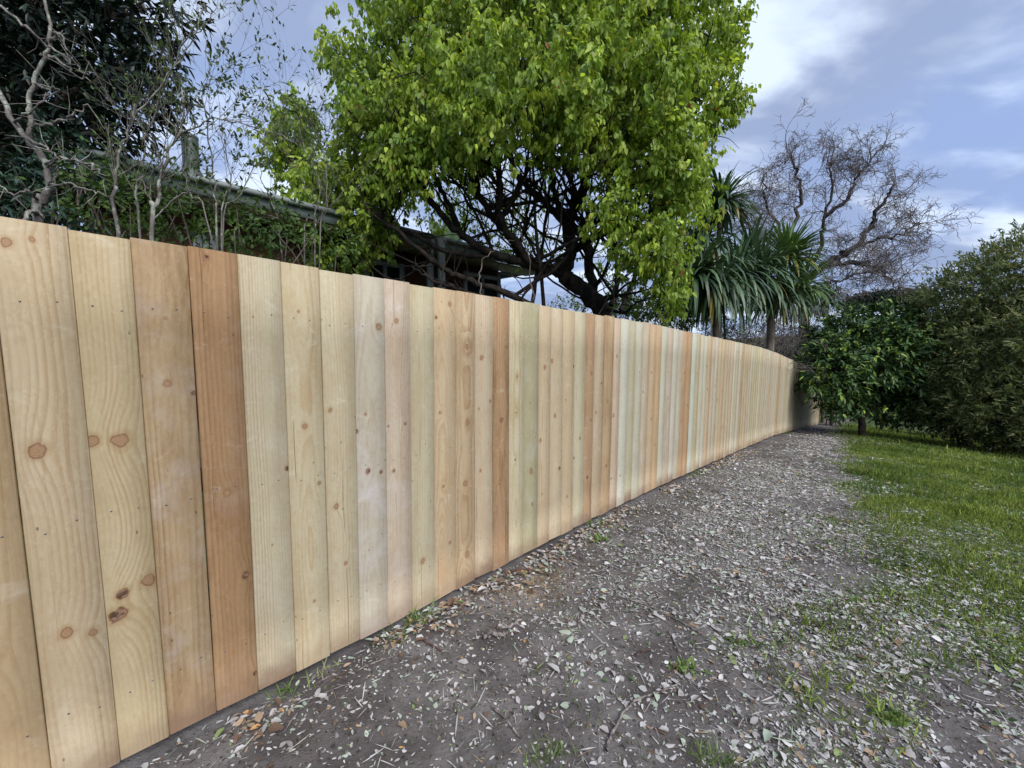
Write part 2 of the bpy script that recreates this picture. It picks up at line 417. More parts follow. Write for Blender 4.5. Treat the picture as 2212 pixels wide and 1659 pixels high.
def litter_mask(s, t):
    a = np.clip((s-1.0)/1.6, .12, 1)*np.clip((t-.15)/.6, .25, 1)
    b = np.interp(s, _bs, _bt)
    l = a*np.clip(1.15-(t-b)*1.1, .22, 1)
    right = np.clip((t-.9)*1.1, 0, .9)
    l = np.maximum(l, right*np.clip(1.3-(t-b)*1.1, .22, 1))
    patch = np.clip(.72 + .75*vnoise(s, t, 4, 12) + .5*vnoise(s, t, 13, 13), .08, 1.3)
    return l*patch*np.clip((19-s)/6, 0.1, 1)
SAW = to_st(on_ground(1150, 1258))
def relief(s, t):
    near = np.clip((26-np.abs(s))/6, 0, 1)
    return near*(.012*vnoise(s, t, 3.2, 21) + .005*vnoise(s, t, 14, 22) - .02*np.exp(-(t/.09)**2))
def build_ground():
    s = np.concatenate([np.linspace(-60, -4, 12), np.arange(-3.5, 9, .05), np.arange(9, 24, .15), np.linspace(24.5, 60, 30), [80, 110, 160, 240, 400]])
    t = np.concatenate([[-400, -200, -100, -60, -30, -15, -8, -4, -2, -1], np.arange(-.5, 5, .05), np.arange(5, 9, .2), [10, 12, 15, 20, 30, 45, 70, 110, 200, 400]])
    S, T = np.meshgrid(s, t, indexing='ij')
    Z = gz(S) + relief(S, T)
    V = st(S, T, Z); n, k = S.shape
    idx = np.arange(n*k).reshape(n, k)
    Fq = np.stack([idx[:-1, :-1], idx[1:, :-1], idx[1:, 1:], idx[:-1, 1:]], -1)[..., ::-1]
    b = MB(); b.add(V.reshape(-1, 3), Fq.reshape(-1, 4))
    o = b.build('ground', M_GROUND, None, True, (0, 0, 0))
    G = np.stack([grass_mask(S, T), np.clip(litter_mask(S, T), 0, 1), np.exp(-(((S-SAW[0])/.28)**2+((T-SAW[1]-.02)/.16)**2))], -1)
    a = o.data.attributes.new('gm', 'FLOAT_VECTOR', 'POINT'); a.data.foreach_set('vector', G.reshape(-1, 3).astype(np.float32).ravel())
    tag(o, kind='structure')
build_ground()
def ground_pt(s, t, dz=0.):
    return st(s, t, gz(s) + relief(s, t) + dz)

# ------------------------------------------------------------------ the paling fence
tops = [(.005,.36),(.145,.356),(.295,.355),(.445,.351),(.597,.347),(.751,.349),(.904,.343),(1.06,.34),(1.205,.339),(1.358,.334),(1.514,.326),(1.659,.322),(1.808,.317),(1.952,.314),(2.103,.308),(2.258,.308),(2.398,.301),(2.543,.3),(2.695,.295),(2.844,.295),(2.994,.285),(3.145,.284),(3.302,.281),(3.44,.272),(3.589,.273),(3.732,.267),(3.888,.257),(4.045,.26),(4.193,.251),(4.337,.244),(4.479,.242),(4.64,.230),(4.789,.225),(4.932,.217)]
bots = [.017,.149,.293,.438,.588,.738,.886,1.041,1.193,1.346,1.501,1.656,1.811,1.962,2.113,2.268,2.415,2.563,2.722,2.873]
ZT = ([-1, 0, 2, 4.2, 5.8, 8.5, 10.3, 11.85, 15.1, 17.8], [.37, .36, .313, .252, .179, .056, -.081, -.24, -.528, -.80])
PAL = {  # sRGB colour of the board, darker figure colour, contrast, stain, grey; knots (u 0..1 across, height m, radius m; negative = dark)
-2: ((196,160,116),(168,122,76),.7,.2,.0,[]),
-1: ((200,164,118),(172,126,80),.8,.2,.0,[(.4,.52,.018),(.6,1.15,.010)]),
 0: ((212,184,150),(178,138,92),.75,.05,.05,[(.28,1.13,.020),(.20,1.74,.011),(.52,1.76,.007),(.40,.53,.015),(.78,.50,.012)]),
 1: ((208,182,140),(174,138,88),.75,.08,.05,[(.53,1.13,.021),(.05,1.14,.016),(.22,.53,-.022),(.32,.60,-.016),(.80,.62,.019)]),
 2: ((184,146,102),(138,94,56),.7,.55,.28,[(.45,1.32,.010),(.92,1.28,-.007),(.5,1.55,.004)]),
 3: ((174,122,74),(134,84,44),.8,.40,.08,[(.50,.88,.010),(.8,.52,-.012),(.9,.08,-.008),(.35,1.78,-.008)]),
 4: ((206,190,160),(170,142,110),.75,.05,.1,[(.97,.94,-.010),(.5,.62,.004)]),
 5: ((210,192,158),(186,146,94),.7,.25,.05,[(.45,1.12,.009),(.8,.85,.007),(.55,.3,.006),(.4,1.62,.005)]),
 6: ((212,196,164),(184,152,112),.55,.1,.12,[(.2,1.18,.009),(.3,.72,.012),(.55,.42,.008)]),
 7: ((204,190,174),(176,152,132),.45,.05,.5,[(.78,1.58,.015),(.3,1.15,.006),(.0,1.07,-.009),(.35,.86,-.011),(.8,.84,-.008)]),
 8: ((212,190,170),(178,134,104),.6,.2,.25,[(.45,1.62,.010),(.78,1.08,-.007),(.3,.84,-.009),(.1,1.08,.006)]),
 9: ((206,192,160),(178,150,108),.4,.05,.12,[(.45,.28,.014),(.6,.95,.003)]),
 10: ((216,184,146),(188,140,92),.6,.15,.05,[(.7,1.74,.012),(.1,1.66,-.008),(.25,1.12,.008),(.4,.68,.008),(.7,.32,.008)]),
 11: ((208,174,134),(166,120,78),.8,.15,.05,[(.55,1.5,.014),(.6,1.04,.012),(.5,.66,.014),(.6,.2,.016)]),
 12: ((216,190,160),(184,144,108),.5,.1,.1,[(.35,1.42,.014),(.2,1.1,.007),(.85,1.14,.008),(.3,.7,.009)]),
 13: ((192,142,96),(142,90,50),.6,.65,.05,[(.8,1.5,.008),(.5,1.02,-.013),(.4,.6,.012)]),
 14: ((216,202,168),(188,156,106),.8,.12,.05,[(.5,1.3,.007),(.45,1.05,.006),(.4,.72,-.007)]),
 15: ((182,170,130),(148,138,100),.55,.1,.2,[(.4,1.1,.006),(.5,.6,.016),(.6,.35,.01)]),
 16: ((214,188,152),(188,142,100),.55,.15,.1,[(.5,1.36,.014),(.2,.82,.013),(.4,.4,.006)]),
 17: ((214,190,156),(186,148,108),.45,.1,.1,[(.1,1.4,.013),(.4,.98,.013),(.85,.55,-.012)]),
 18: ((212,186,150),(184,142,98),.55,.1,.08,[(.95,1.36,-.008),(.3,1.1,.006),(.5,.3,.009)]),
 19: ((208,196,164),(176,150,110),.45,.08,.12,[(.6,.75,.012),(.05,.6,-.009)]),
 20: ((194,148,106),(150,100,60),.6,.5,.1,[(.7,1.3,.012),(.7,.9,.01),(.4,.4,-.012)]),
 21: ((206,178,146),(170,132,98),.6,.2,.15,[(.8,1.2,-.008),(.3,.95,.01)]),
 22: ((202,164,120),(160,110,66),.9,.4,.05,[(.4,1.05,.01),(.5,.45,-.01)]),
 23: ((216,186,160),(186,144,118),.5,.15,.1,[(.6,1.45,.012),(.3,.9,.014),(.2,.3,.009)]),
 24: ((214,210,196),(188,180,160),.35,.0,.2,[(.5,1.6,.004),(.4,.3,.008)]),
 25: ((194,184,150),(166,154,120),.5,.05,.2,[(.3,1.0,.004)]),
 26: ((206,198,176),(176,164,140),.5,.05,.25,[(.6,1.3,-.006),(.4,.6,.006)]),
 27: ((206,184,158),(176,140,112),.6,.12,.15,[(.3,1.1,-.01)]),
 28: ((212,174,134),(184,136,92),.5,.15,.05,[(.4,1.3,.01),(.6,.8,.012)]),
 29: ((210,168,124),(180,128,80),.5,.2,.05,[(.4,.5,-.008)]),
 30: ((208,206,188),(180,172,150),.4,.0,.2,[]),
 31: ((204,182,160),(170,136,114),.6,.15,.2,[(.4,1.3,-.006),(.5,1.,-.007)]),
 32: ((210,202,188),(180,166,146),.5,.05,.25,[(.4,.9,-.005)]),
 33: ((204,192,172),(176,154,128),.6,.1,.2,[(.6,1.2,.008)]),
 34: ((202,152,106),(164,108,62),.55,.35,.05,[(.6,1.3,-.01),(.3,.7,.01)]),
 35: ((198,148,102),(156,100,56),.6,.5,.05,[(.5,.9,-.01)]),
 36: ((206,212,198),(184,184,166),.35,.0,.2,[]),
 37: ((202,182,142),(170,140,98),.5,.1,.1,[(.5,1.3,.01),(.4,.5,-.005)]),
 38: ((212,202,182),(182,164,138),.4,.05,.2,[]),
}
def ztop(s): return float(np.interp(s, *ZT)) + CZ
def albedo(c):
    c = np.asarray(c, float)*.72 + np.array([207, 190, 157])*.28
    c = lin(c)*.71; g = c.mean(); return (c*.86 + g*.14)*np.array([.955, 1.0, .98])
def make_fence():
    rng = np.random.default_rng(11)
    root = thing('paling_fence', ground_pt(np.float64(0.0), np.float64(0.0)), 'new fence of upright pale and brown pine palings beside the bare soil strip', 'fence')
    # edges
    se = [q[0] for q in tops]; se = [se[0]-.153*k for k in range(6, 0, -1)] + se
    be = [b for b in bots]; be = [be[0]-.153*k for k in range(6, 0, -1)] + be
    off = np.interp(np.arange(len(se)), [0, 5, 10, 20, 30, 40], [0, 0, 0, 0, 0, 0])
    while se[-1] < 17.5: se.append(se[-1] + .1495 + rng.normal(0, .003))
    while len(be) < len(se): be.append(se[len(be)] + .012 + rng.normal(0, .002))
    n = len(se)-1
    palette = [((214,190,158),(184,146,108)),((208,198,174),(178,160,130)),((206,180,146),(172,134,98)),((212,176,138),(182,136,92)),
               ((204,186,162),(172,144,116)),((198,154,110),(158,106,64)),((210,204,186),(184,170,146)),((206,186,144),(174,146,104)),
               ((214,196,178),(184,156,134)),((200,184,150),(168,148,110))]
    rest = MB(); rest_at = {k: [] for k in ('wc', 'a1', 'a2', 'a3', 'c1', 'c2', 'k1', 'k2', 'k3', 'k4', 'k5')}
    count = 0; prev_c = .003
    for i in range(n):
        idx = i - 5                       # paling index: 0 lies left of the first measured joint
        s0, s1, b0, b1 = se[i], se[i+1], be[i], be[i+1]
        if idx in PAL: ca, cb, con, stn, gry, kn = PAL[idx]
        else:
            sm = (s0+s1)/2
            ca, cb = palette[rng.integers(len(palette))]
            if 11.9 < sm < 14.2: ca, cb = ((172,162,134),(142,128,98)) if rng.random() < .7 else ((184,172,144),(150,130,100))
            elif sm >= 14.2: ca, cb = (198,182,152),(168,146,112)
            con, stn, gry = rng.uniform(.4, .8), rng.uniform(0, .3), rng.uniform(.0, .25)
            if ca[0]-ca[2] > 80: stn = .4
            kn = [(rng.uniform(.1, .9), rng.uniform(.2, 1.7), rng.uniform(.005, .013)*(1 if rng.random() < .6 else -1)) for _ in range(rng.integers(0, 4))]
        if i == n-1: ca, cb, stn = (196,130,84),(160,96,56), .3
        zj = rng.normal(0, .0035)
        zt0, zt1 = ztop(s0)+zj, ztop(s1)+zj
        zb0 = float(gz(b0))+.03+rng.normal(0, .004); zb1 = float(gz(b1))+.03
        gap = .0003
        gap_l = .0003
        dep = rng.normal(0, .0019); th = .018
        tilt = rng.normal(0, .0012)
        fr_t = dep+tilt; fr_b = dep-tilt
        c = cprev = {0: .0024, 1: .0040, 2: .0030, 3: .0042, 4: .0030, 5: .0036, 6: .0030}.get(idx, rng.uniform(.0012, .0036))
        cl = prev_c; prev_c = c
        def prof(sa, sb, z0, z1, front):
            # eight corner section, at one end of the board
            sa += gap_l; sb -= gap
            L = [(sa, front-.0075), (sa+cl, front), (sb-c, front), (sb, front-.0075), (sb, front-th+c), (sb-c, front-th), (sa+c, front-th), (sa, front-th+c)]
            out = []
            for q, t in L:
                k = (q-sa)/(sb-sa); out.append((q, t, z0+(z1-z0)*k))
            return out
        rows = []; wcs = []
        K = 7
        bow = rng.normal(0, .0015); bows = rng.normal(0, .0010)
        W = s1-s0
        for r_ in range(K):
            f = r_/(K-1); bw = math.sin(f*math.pi)
            A = prof(b0+(s0-b0)*f + bows*bw, b1+(s1-b1)*f + bows*bw, zb0+(zt0-zb0)*f, zb1+(zt1-zb1)*f, fr_b+(fr_t-fr_b)*f + bow*bw)
            for (q, t, z) in A:
                rows.append(st(np.float64(q), np.float64(t), np.float64(z)))
                sa = b0+(s0-b0)*f; wcs.append((q-sa-W/2, t, (z - zb0)))
        V = np.array(rows); wc = np.array(wcs)
        Fq = []
        for r_ in range(K-1):
            for j in range(8):
                a_, b_ = r_*8+j, r_*8+(j+1) % 8; Fq.append((a_, b_, b_+8, a_+8))
        for base in (0, (K-1)*8):
            q = [base+j for j in (0, 1, 2, 3, 4, 5, 6, 7)]
            Fq += [(q[0], q[1], q[2], q[3]), (q[0], q[3], q[4], q[7]), (q[4], q[5], q[6], q[7])]
        nv = len(V)
        cath = rng.random()
        pc = rng.uniform(-.04, .04) if cath < .32 else rng.choice([-.13, .13])
        pd = rng.uniform(-.05, .06); ps = rng.uniform(-.05, .05)
        if idx in (-2, -1, 0, 1, 4): pc, pd, ps = -.13, .02, .0
        if idx in (11, 14, 5): pc, pd, ps = .0, .02, .02
        fr = rng.uniform(52, 95)
        vals = dict(a1=(pc, pd, ps), a2=(fr, con, rng.uniform(0, 60)), a3=(stn, gry, rng.uniform(.35, .9)), c1=tuple(albedo(ca)), c2=tuple(albedo(cb)))
        for k in range(5):
            vals['k%d' % (k+1)] = ((kn[k][0]-.5)*W, kn[k][1], kn[k][2]) if k < len(kn) else (0, 0, 0)
        def nails(b):
            rr = .0030
            for zf in (zt0-.235, (zt0+zb0)/2-.02, zb0+.24):
                for uf in (.27, .73):
                    f = (zf-zb0)/(zt0-zb0); sc = b0+(s0-b0)*f + W*(uf+rng.normal(0, .03)); zc = zf+rng.normal(0, .008)
                    tt = fr_b+(fr_t-fr_b)*f + bow*math.sin(f*math.pi)
                    pts = [st(np.float64(sc), np.float64(tt-.001)), st(np.float64(sc), np.float64(tt+.0006))]
                    pts = np.array([p_ + np.array([0, 0, zc]) for p_ in pts])
                    b.tube(np.vstack([pts, pts[1:]+DT*.0002]), [rr, rr, .0002], 8, (.1, .1, .1))
        if count < 99:
            b = MB(); b.add(V, Fq); nb0 = len(Fq)
            if s0 < 8: nails(b)
            origin = st(np.float64((b0+b1)/2), np.float64(0.), np.float64(zb0))
            o = b.build('paling', M_WOOD, root)
            o.data.materials.append(M_NAIL)
            mi = np.zeros(len(o.data.polygons), np.int32); mi[nb0:] = 1; o.data.polygons.foreach_set('material_index', mi)
            tv = len(o.data.vertices)
            wcf = np.zeros((tv, 3)); wcf[:nv] = wc
            for nm, arr in [('wc', wcf)] + [(k, np.broadcast_to(np.array(v), (tv, 3))) for k, v in vals.items()]:
                a = o.data.attributes.new(nm, 'FLOAT_VECTOR', 'POINT'); a.data.foreach_set('vector', np.ascontiguousarray(arr, np.float32).ravel())
            if idx in (2, 3, 13, 20, 34): o['label'] = 'brown stained paling darker than its neighbours'
            if idx == 15: o['label'] = 'greenish paling'
        else:
            rest.add(V, Fq)
            rest_at['wc'].append(wc)
            for k, v in vals.items(): rest_at[k].append(np.broadcast_to(np.array(v), (nv, 3)))
        count += 1
    o = rest.build('paling', M_WOOD, root); o['kind'] = 'stuff'
    for k, v in rest_at.items():
        a = o.data.attributes.new(k, 'FLOAT_VECTOR', 'POINT'); a.data.foreach_set('vector', np.concatenate(v).astype(np.float32).ravel())
    # rails and posts on the far side
    for hz in (.25, .95, 1.55):
        b = MB(); S = np.arange(-.9, 17.6, .6)
        for k in range(len(S)-1):
            p0 = st(S[k], -.045, ztop(S[k])-1.82+hz); p1 = st(S[k+1], -.045, ztop(S[k+1])-1.82+hz)
            b.box((p0+p1)/2, (p1-p0)/2*.999, DT*.0225, np.array([0, 0, .04]))
        b.build('rail', M_POST, root)
make_fence()

# ------------------------------------------------------------------ plants: generators
PXM = SC*F                                   # picture units per metre at one metre
def lobe(rng, c, r, n, inner=.7, spread=.06):
    """n points through the outer part of an ellipsoid, with outward directions"""
    u = unit(rng.normal(size=(n, 3))); k = inner + (1.04-inner)*rng.random(n)**.6
    P = c + u*r*k[:, None] + rng.normal(0, spread, (n, 3)); return P, unit(u/r)
def plobe(cx, cy, dep, rx, ry, rd):
    return at(cx, cy, dep), np.array([rx*dep/PXM, rd, ry*dep/PXM])
def mixcol(a, b, f): return np.asarray(a)[None]*(1-f[:, None]) + np.asarray(b)[None]*f[:, None]

def sprays(mb, rng, P, O, per, L, W, down, out, jit, cols, tw=.22, colvar=.18, fold=.12, bend=.12, nup=.5):
    """short twigs at P pointing outward (O), each carrying `per` leaves"""
    n = len(P); T = unit(O*.8 + rng.normal(0, .5, (n, 3)) + np.array([0, 0, -.15]))
    f = rng.random((n, per)); pos = P[:, None] + T[:, None]*(f*tw)[..., None] + rng.normal(0, .025, (n, per, 3))
    D = T[:, None]*out + np.array([0, 0, -1.0])*down + rng.normal(0, jit, (n, per, 3))
    Nn = O[:, None] + np.array([0, 0, nup]) + rng.normal(0, .45, (n, per, 3))
    k = n*per
    cb = mixcol(cols[0], cols[1], np.clip(rng.beta(1.3, 1.3, n), 0, 1))
    c = np.repeat(cb, per, 0)*(1+rng.normal(0, colvar, (k, 1)))
    if len(cols) > 2:
        m_ = rng.random(k) < cols[2][1]; c[m_] = cols[2][0]
    mb.leaves(pos.reshape(-1, 3), D.reshape(-1, 3), Nn.reshape(-1, 3), L*rng.uniform(.65, 1.2, k), W*rng.uniform(.7, 1.15, k), np.clip(c, .004, 1), fold, bend)

def grow(rng, p, d, L, r, lev, cfg, out):
    """recursive branching; out gets (points, radii, level)"""
    seg = cfg['seg'][lev]; P = [np.array(p, float)]; d = unit(d); R = [r]; step = L/seg
    curl = rng.normal(0, 1, 3)
    for k in range(seg):
        curl = unit(curl + rng.normal(0, .8, 3))
        d = unit(d + curl*cfg['wob'][lev] + np.array([0, 0, cfg['up'][lev]]))
        P.append(P[-1] + d*step); R.append(r*(1-(k+1)/seg*(1-cfg['taper'])))
    P = np.array(P); out.append((P, np.array(R), lev))
    if lev+1 < len(cfg['seg']):
        m_ = cfg['n'][lev]
        for j in range(m_):
            f = rng.uniform(cfg['from'][lev], 1.0); i = f*seg; a = int(min(i, seg-1)); q = P[a] + (P[a+1]-P[a])*(i-a)
            dd = unit(P[a+1]-P[a]); side = unit(np.cross(dd, rng.normal(size=3))); an = rng.uniform(*cfg['ang'])
            grow(rng, q, dd*math.cos(an)+side*math.sin(an), L*cfg['len'][lev]*rng.uniform(.6, 1.15)*(1.15-.45*f), max(R[a]*cfg['rr'], .0012), lev+1, cfg, out)
    return out
def sides_for(r): return 7 if r > .03 else (5 if r > .008 else 3)
def tubes(mb, br, rng, rough=.0):
    for P, R, lev in br: mb.tube(P, R, sides_for(R[0]), None, rough, rng)
def twig_leaves(mb, rng, br, levs, per, L, W, cols, spread=1.0, start=.15, down=0.):
    Ps, Ds = [], []
    for P, R, lev in br:
        if lev not in levs: continue
        n = max(1, int(per*rng.uniform(.6, 1.3))); f = rng.uniform(start, 1, n)*(len(P)-1); a = np.minimum(f.astype(int), len(P)-2)
        q = P[a] + (P[a+1]-P[a])*(f-a)[:, None]; dd = unit(P[a+1]-P[a])
        Ps.append(q); Ds.append(unit(dd*.8 + unit(np.cross(dd, rng.normal(size=(n, 3))))*spread + np.array([0, 0, -down])))
    if not Ps: return
    P = np.concatenate(Ps); D = np.concatenate(Ds); n = len(P)
    c = mixcol(cols[0], cols[1], rng.random(n))*(1+rng.normal(0, .15, (n, 1)))
    mb.leaves(P, D, rng.normal(0, .6, (n, 3))+np.array([0, 0, 1.]), L*rng.uniform(.6, 1.2, n), W*rng.uniform(.7, 1.15, n), np.clip(c, .004, 1))

def limb(mb, pts, r0, r1, rng, n=6, rough=.06, knob=.012):
    P = spline([at(*q) if isinstance(q, tuple) else q for q in pts], n); k = len(P)
    P[1:-1] += rng.normal(0, knob, (k-2, 3)); R = np.linspace(1, 0, k)**.8*(r0-r1)+r1
    mb.tube(P, R, 9 if r0 > .05 else 6, None, rough, rng); return P, R

# ------------------------------------------------------------------ the big bright-leaved tree
def build_big_tree():
    rng = np.random.default_rng(3)
    gp = on_ground(1290, 700); base = at(1300, 700, 6.5); s, t = to_st(base); base[2] = gz(s)
    root = thing('broadleaf_tree', base, 'big spreading tree with drooping lime green leaves and dark twisting limbs behind the fence', 'tree')
    tr = MB(); sk = []; rd = []
    foot = np.array([base[0], base[1], base[2]-.1])
    L = [([foot, at(1300, 700, 6.5), at(1275, 640, 6.45), at(1225, 600, 6.35), at(1210, 570, 6.3)], .155, .11),
         ([at(1212, 590, 6.3), at(1165, 575, 6.15), at(1100, 560, 5.95), at(1020, 525, 5.7), at(950, 460, 5.4), at(905, 380, 5.2), at(870, 290, 5.2), at(830, 200, 5.4)], .105, .03),
         ([at(1290, 730, 6.5), at(1200, 690, 6.2), at(1110, 640, 5.9), at(1000, 600, 5.6), at(930, 560, 5.4), at(860, 500, 5.3), at(790, 440, 5.5)], .085, .022),
         ([at(1215, 600, 6.3), at(1235, 540, 6.35), at(1228, 480, 6.4), at(1255, 420, 6.3), at(1275, 340, 6.1), at(1290, 240, 6.0), at(1310, 120, 6.0), at(1300, 0, 6.2)], .15, .05),
         ([at(1238, 540, 6.35), at(1290, 510, 6.1), at(1345, 480, 5.9), at(1375, 430, 5.8), at(1420, 340, 5.8), at(1470, 250, 6.0)], .10, .03),
         ([at(1180, 590, 6.2), at(1140, 560, 6.0), at(1085, 480, 5.6), at(1080, 400, 5.3), at(1075, 320, 5.1), at(1090, 220, 5.1)], .10, .025),
         ([at(1130, 565, 6.05), at(1105, 520, 5.9), at(1040, 430, 5.6), at(1020, 330, 5.4), at(1000, 230, 5.3), at(960, 120, 5.5)], .085, .02),
         ([at(1290, 660, 6.6), at(1275, 590, 6.8), at(1262, 520, 7.0), at(1180, 440, 7.1), at(1120, 380, 7.2), at(1080, 260, 7.2), at(1060, 120, 7.2)], .13, .04),
         ([at(1320, 660, 6.8), at(1335, 600, 7.0), at(1330, 500, 7.2), at(1350, 400, 7.2), at(1400, 250, 7.1), at(1430, 100, 7.0)], .07, .02),
         ([at(1060, 555, 5.9), at(960, 540, 5.6), at(880, 500, 5.5), at(800, 460, 5.8), at(720, 400, 6.2), at(650, 340, 6.5)], .06, .015),
         ([at(1000, 515, 5.7), at(960, 420, 5.5), at(930, 350, 5.5), at(940, 240, 5.7), at(900, 120, 5.9)], .06, .02),
         ([at(1290, 510, 6.1), at(1330, 530, 5.8), at(1390, 520, 5.5), at(1430, 540, 5.3)], .045, .012),
         ([at(1240, 500, 6.4), at(1200, 430, 6.5), at(1190, 330, 6.4), at(1160, 220, 6.3), at(1150, 60, 6.2)], .08, .02),
         ([at(1085, 480, 5.6), at(1120, 400, 5.3), at(1170, 330, 5.0), at(1210, 250, 4.9)], .05, .015),
         ([at(1290, 740, 6.5), at(1180, 690, 6.1), at(1080, 655, 5.9), at(990, 625, 5.6), at(940, 610, 5.4), at(890, 575, 5.3)], .06, .02),
         ([at(1340, 670, 7.4), at(1370, 600, 7.5), at(1385, 520, 7.4), at(1440, 420, 7.0), at(1500, 330, 6.7)], .07, .02)]
    for j, (pts, r0, r1) in enumerate(L):
        k_ = 1 if j == 0 else .68
        P, R = limb(tr, pts, r0*k_, r1*k_, rng, 7); sk.append(P); rd.append(R)
    for j in range(46):                                   # many slimmer stems fanning up from the fork
        S0 = sk[rng.integers(0, 9)]; a = S0[rng.integers(3, max(5, len(S0)//2))]
        e = at(rng.uniform(860, 1440), rng.uniform(150, 400), rng.uniform(4.9, 7.2)); m1 = a + (e-a)*.35 + np.array([rng.normal(0, .12), rng.normal(0, .12), -.12]); m2 = a + (e-a)*.7 + rng.normal(0, .14, 3)
        r_ = rng.uniform(.014, .034); P = spline([a, m1, m2, e], 6); P[1:-1] += rng.normal(0, .01, (len(P)-2, 3)); tr.tube(P, np.linspace(r_, .008, len(P)), 6, None, .05, rng); sk.append(P); rd.append(np.linspace(r_, .008, len(P)))
    SK = np.concatenate(sk); RD = np.concatenate(rd)
    lobes = [(912, 70, 5.7, 150, 160, 1.1), (1150, 30, 5.3, 250, 170, 1.2), (1400, 50, 5.9, 200, 180, 1.2), (805, 190, 6.1, 95, 125, .8),
             (925, 215, 4.95, 150, 120, .7), (1130, 190, 4.6, 170, 125, .7), (1320, 215, 5.0, 170, 140, .8), (1462, 190, 6.0, 125, 150, .9),
             (800, 320, 5.6, 105, 115, .7), (650, 325, 6.5, 70, 75, .5), (715, 440, 6.2, 110, 105, .7), (815, 440, 5.5, 60, 105, .5),
             (1420, 330, 5.4, 130, 120, .8), (1412, 545, 5.3, 62, 95, .45), (1480, 400, 5.8, 72, 75, .5), (1225, 300, 4.9, 90, 60, .5),
             (735, 535, 6.1, 80, 55, .5), (1330, 420, 5.2, 50, 80, .4), (722, 130, 6.2, 26, 30, .25), (1060, 20, 7.6, 260, 200, 1.0), (1350, 60, 7.6, 250, 200, 1.0),
             (1558, 120, 6.4, 36, 90, .4), (1562, 250, 6.4, 38, 55, .35), (1000, 290, 4.8, 80, 60, .4), (870, 350, 5.0, 60, 70, .4), (1440, 470, 5.5, 45, 60, .4),
             (950, -90, 6.2, 150, 130, 1.2), (1150, -120, 6.0, 260, 140, 1.4), (1390, -100, 6.3, 160, 140, 1.2), (640, 255, 6.7, 40, 35, .3), (1450, 610, 5.5, 35, 40, .3), (950, 330, 7.0, 160, 60, .8), (1300, 280, 7.2, 200, 80, .8)]
    cr = MB(); ctr = []
    light, dark = (.42, .53, .085), (.14, .24, .035)
    for (cx, cy, dep, rx, ry, rdd) in lobes:
        c, r = plobe(cx, cy, dep, rx, ry, rdd); area = 4*math.pi*(r[0]*r[2])
        n = int(area*40*(1 if dep < 6.8 else .45)) + 16
        P, O = lobe(rng, c, r, n, .62, .07)
        # ragged outline: sprigs gather in small hanging bunches
        bn = max(4, n//15); B = P[rng.integers(0, n, bn)]; pick = rng.integers(0, bn, n)
        P = P*.24 + (B[pick]+rng.normal(0, .12, (n, 3))*[1, 1, 1.3])*.76
        tone = .5+.5*rng.random(bn)
        half = rng.random(n) < .5
        for msk, cols in ((half, (dark, (.27, .38, .05), ((.25, .08, .03), .006))), (~half, ((.20, .31, .04), light, ((.42, .40, .06), .03)))):
            sprays(cr, rng, P[msk], O[msk], 15, .086, .050, .85, .45, .34, cols, .20, .2, .10, .15, .35)
        ctr.append((c, r, n))
    # a thinner veil of foliage seen through the hollow, on the far side
    for (cx, cy, dep, rx, ry) in [(905, 400, 8.2, 50, 45), (930, 440, 8.6, 60, 40), (1090, 470, 8.3, 60, 40), (1190, 400, 8.0, 60, 40), (1300, 560, 8.6, 40, 50), (1010, 450, 8.3, 50, 40), (960, 480, 8.2, 60, 45), (1120, 430, 8.0, 70, 30), (1180, 540, 8.2, 50, 30), (1060, 520, 8.2, 40, 30), (1380, 470, 7.8, 60, 60), (1140, 500, 8.4, 40, 60), (1000, 400, 8.0, 80, 40)]:
        c, r = plobe(cx, cy, dep, rx, ry, .5); P, O = lobe(rng, c, r, 40, .2, .1)
        sprays(cr, rng, P, O, 7, .085, .048, .85, .45, .4, (dark, light), .2)
    # secondary branches reach into every lobe, then twigs
    for (c, r, n) in ctr:
        for q in range(3 + int(8*min(1.5, r[0]*r[2]))):
            tgt = c + unit(rng.normal(size=3))*r*rng.uniform(.2, .85)
            dist = np.linalg.norm(SK - tgt, axis=1) + rng.random(len(SK))*.5 + np.where(SK[:, 2] > tgt[2]-.1, .8, 0) + np.where(RD > .2, 3, 0)
            i = int(np.argmin(dist)); a = SK[i]
            mid1 = a + (tgt-a)*.33 + rng.normal(0, .10, 3) + np.array([0, 0, -.08]); mid2 = a + (tgt-a)*.68 + rng.normal(0, .10, 3)
            P = spline([a, mid1, mid2, tgt], 4); R = np.linspace(min(RD[i]*.6, .035), .006, len(P)); tr.tube(P, R, 5, None, .05, rng)
            for w in range(5):
                j = rng.integers(3, len(P)); e = P[j] + unit(rng.normal(size=3))*rng.uniform(.25, .6)
                tr.tube(spline([P[j], (P[j]+e)/2 + rng.normal(0, .05, 3), e], 3), np.linspace(.008, .003, 7), 4)
    # tangle of fine bare twigs inside the hollow
    for q in range(330):
        i = rng.integers(0, len(SK))
        if SK[i][2] < 1.7: continue
        d = unit(np.array([rng.normal(-.1, .7), rng.normal(-.3, .6), rng.normal(.75, .5)])); e = SK[i] + d*rng.uniform(.4, 1.3)
        tr.tube(spline([SK[i], SK[i]+(e-SK[i])*.4+rng.normal(0, .08, 3), SK[i]+(e-SK[i])*.75+rng.normal(0, .08, 3), e], 3), np.linspace(min(.014, RD[i]*.5), .003, 10), 4)
    tr.build('trunk', M_BARK, root, True); cr.build('crown', M_LEAF, root)
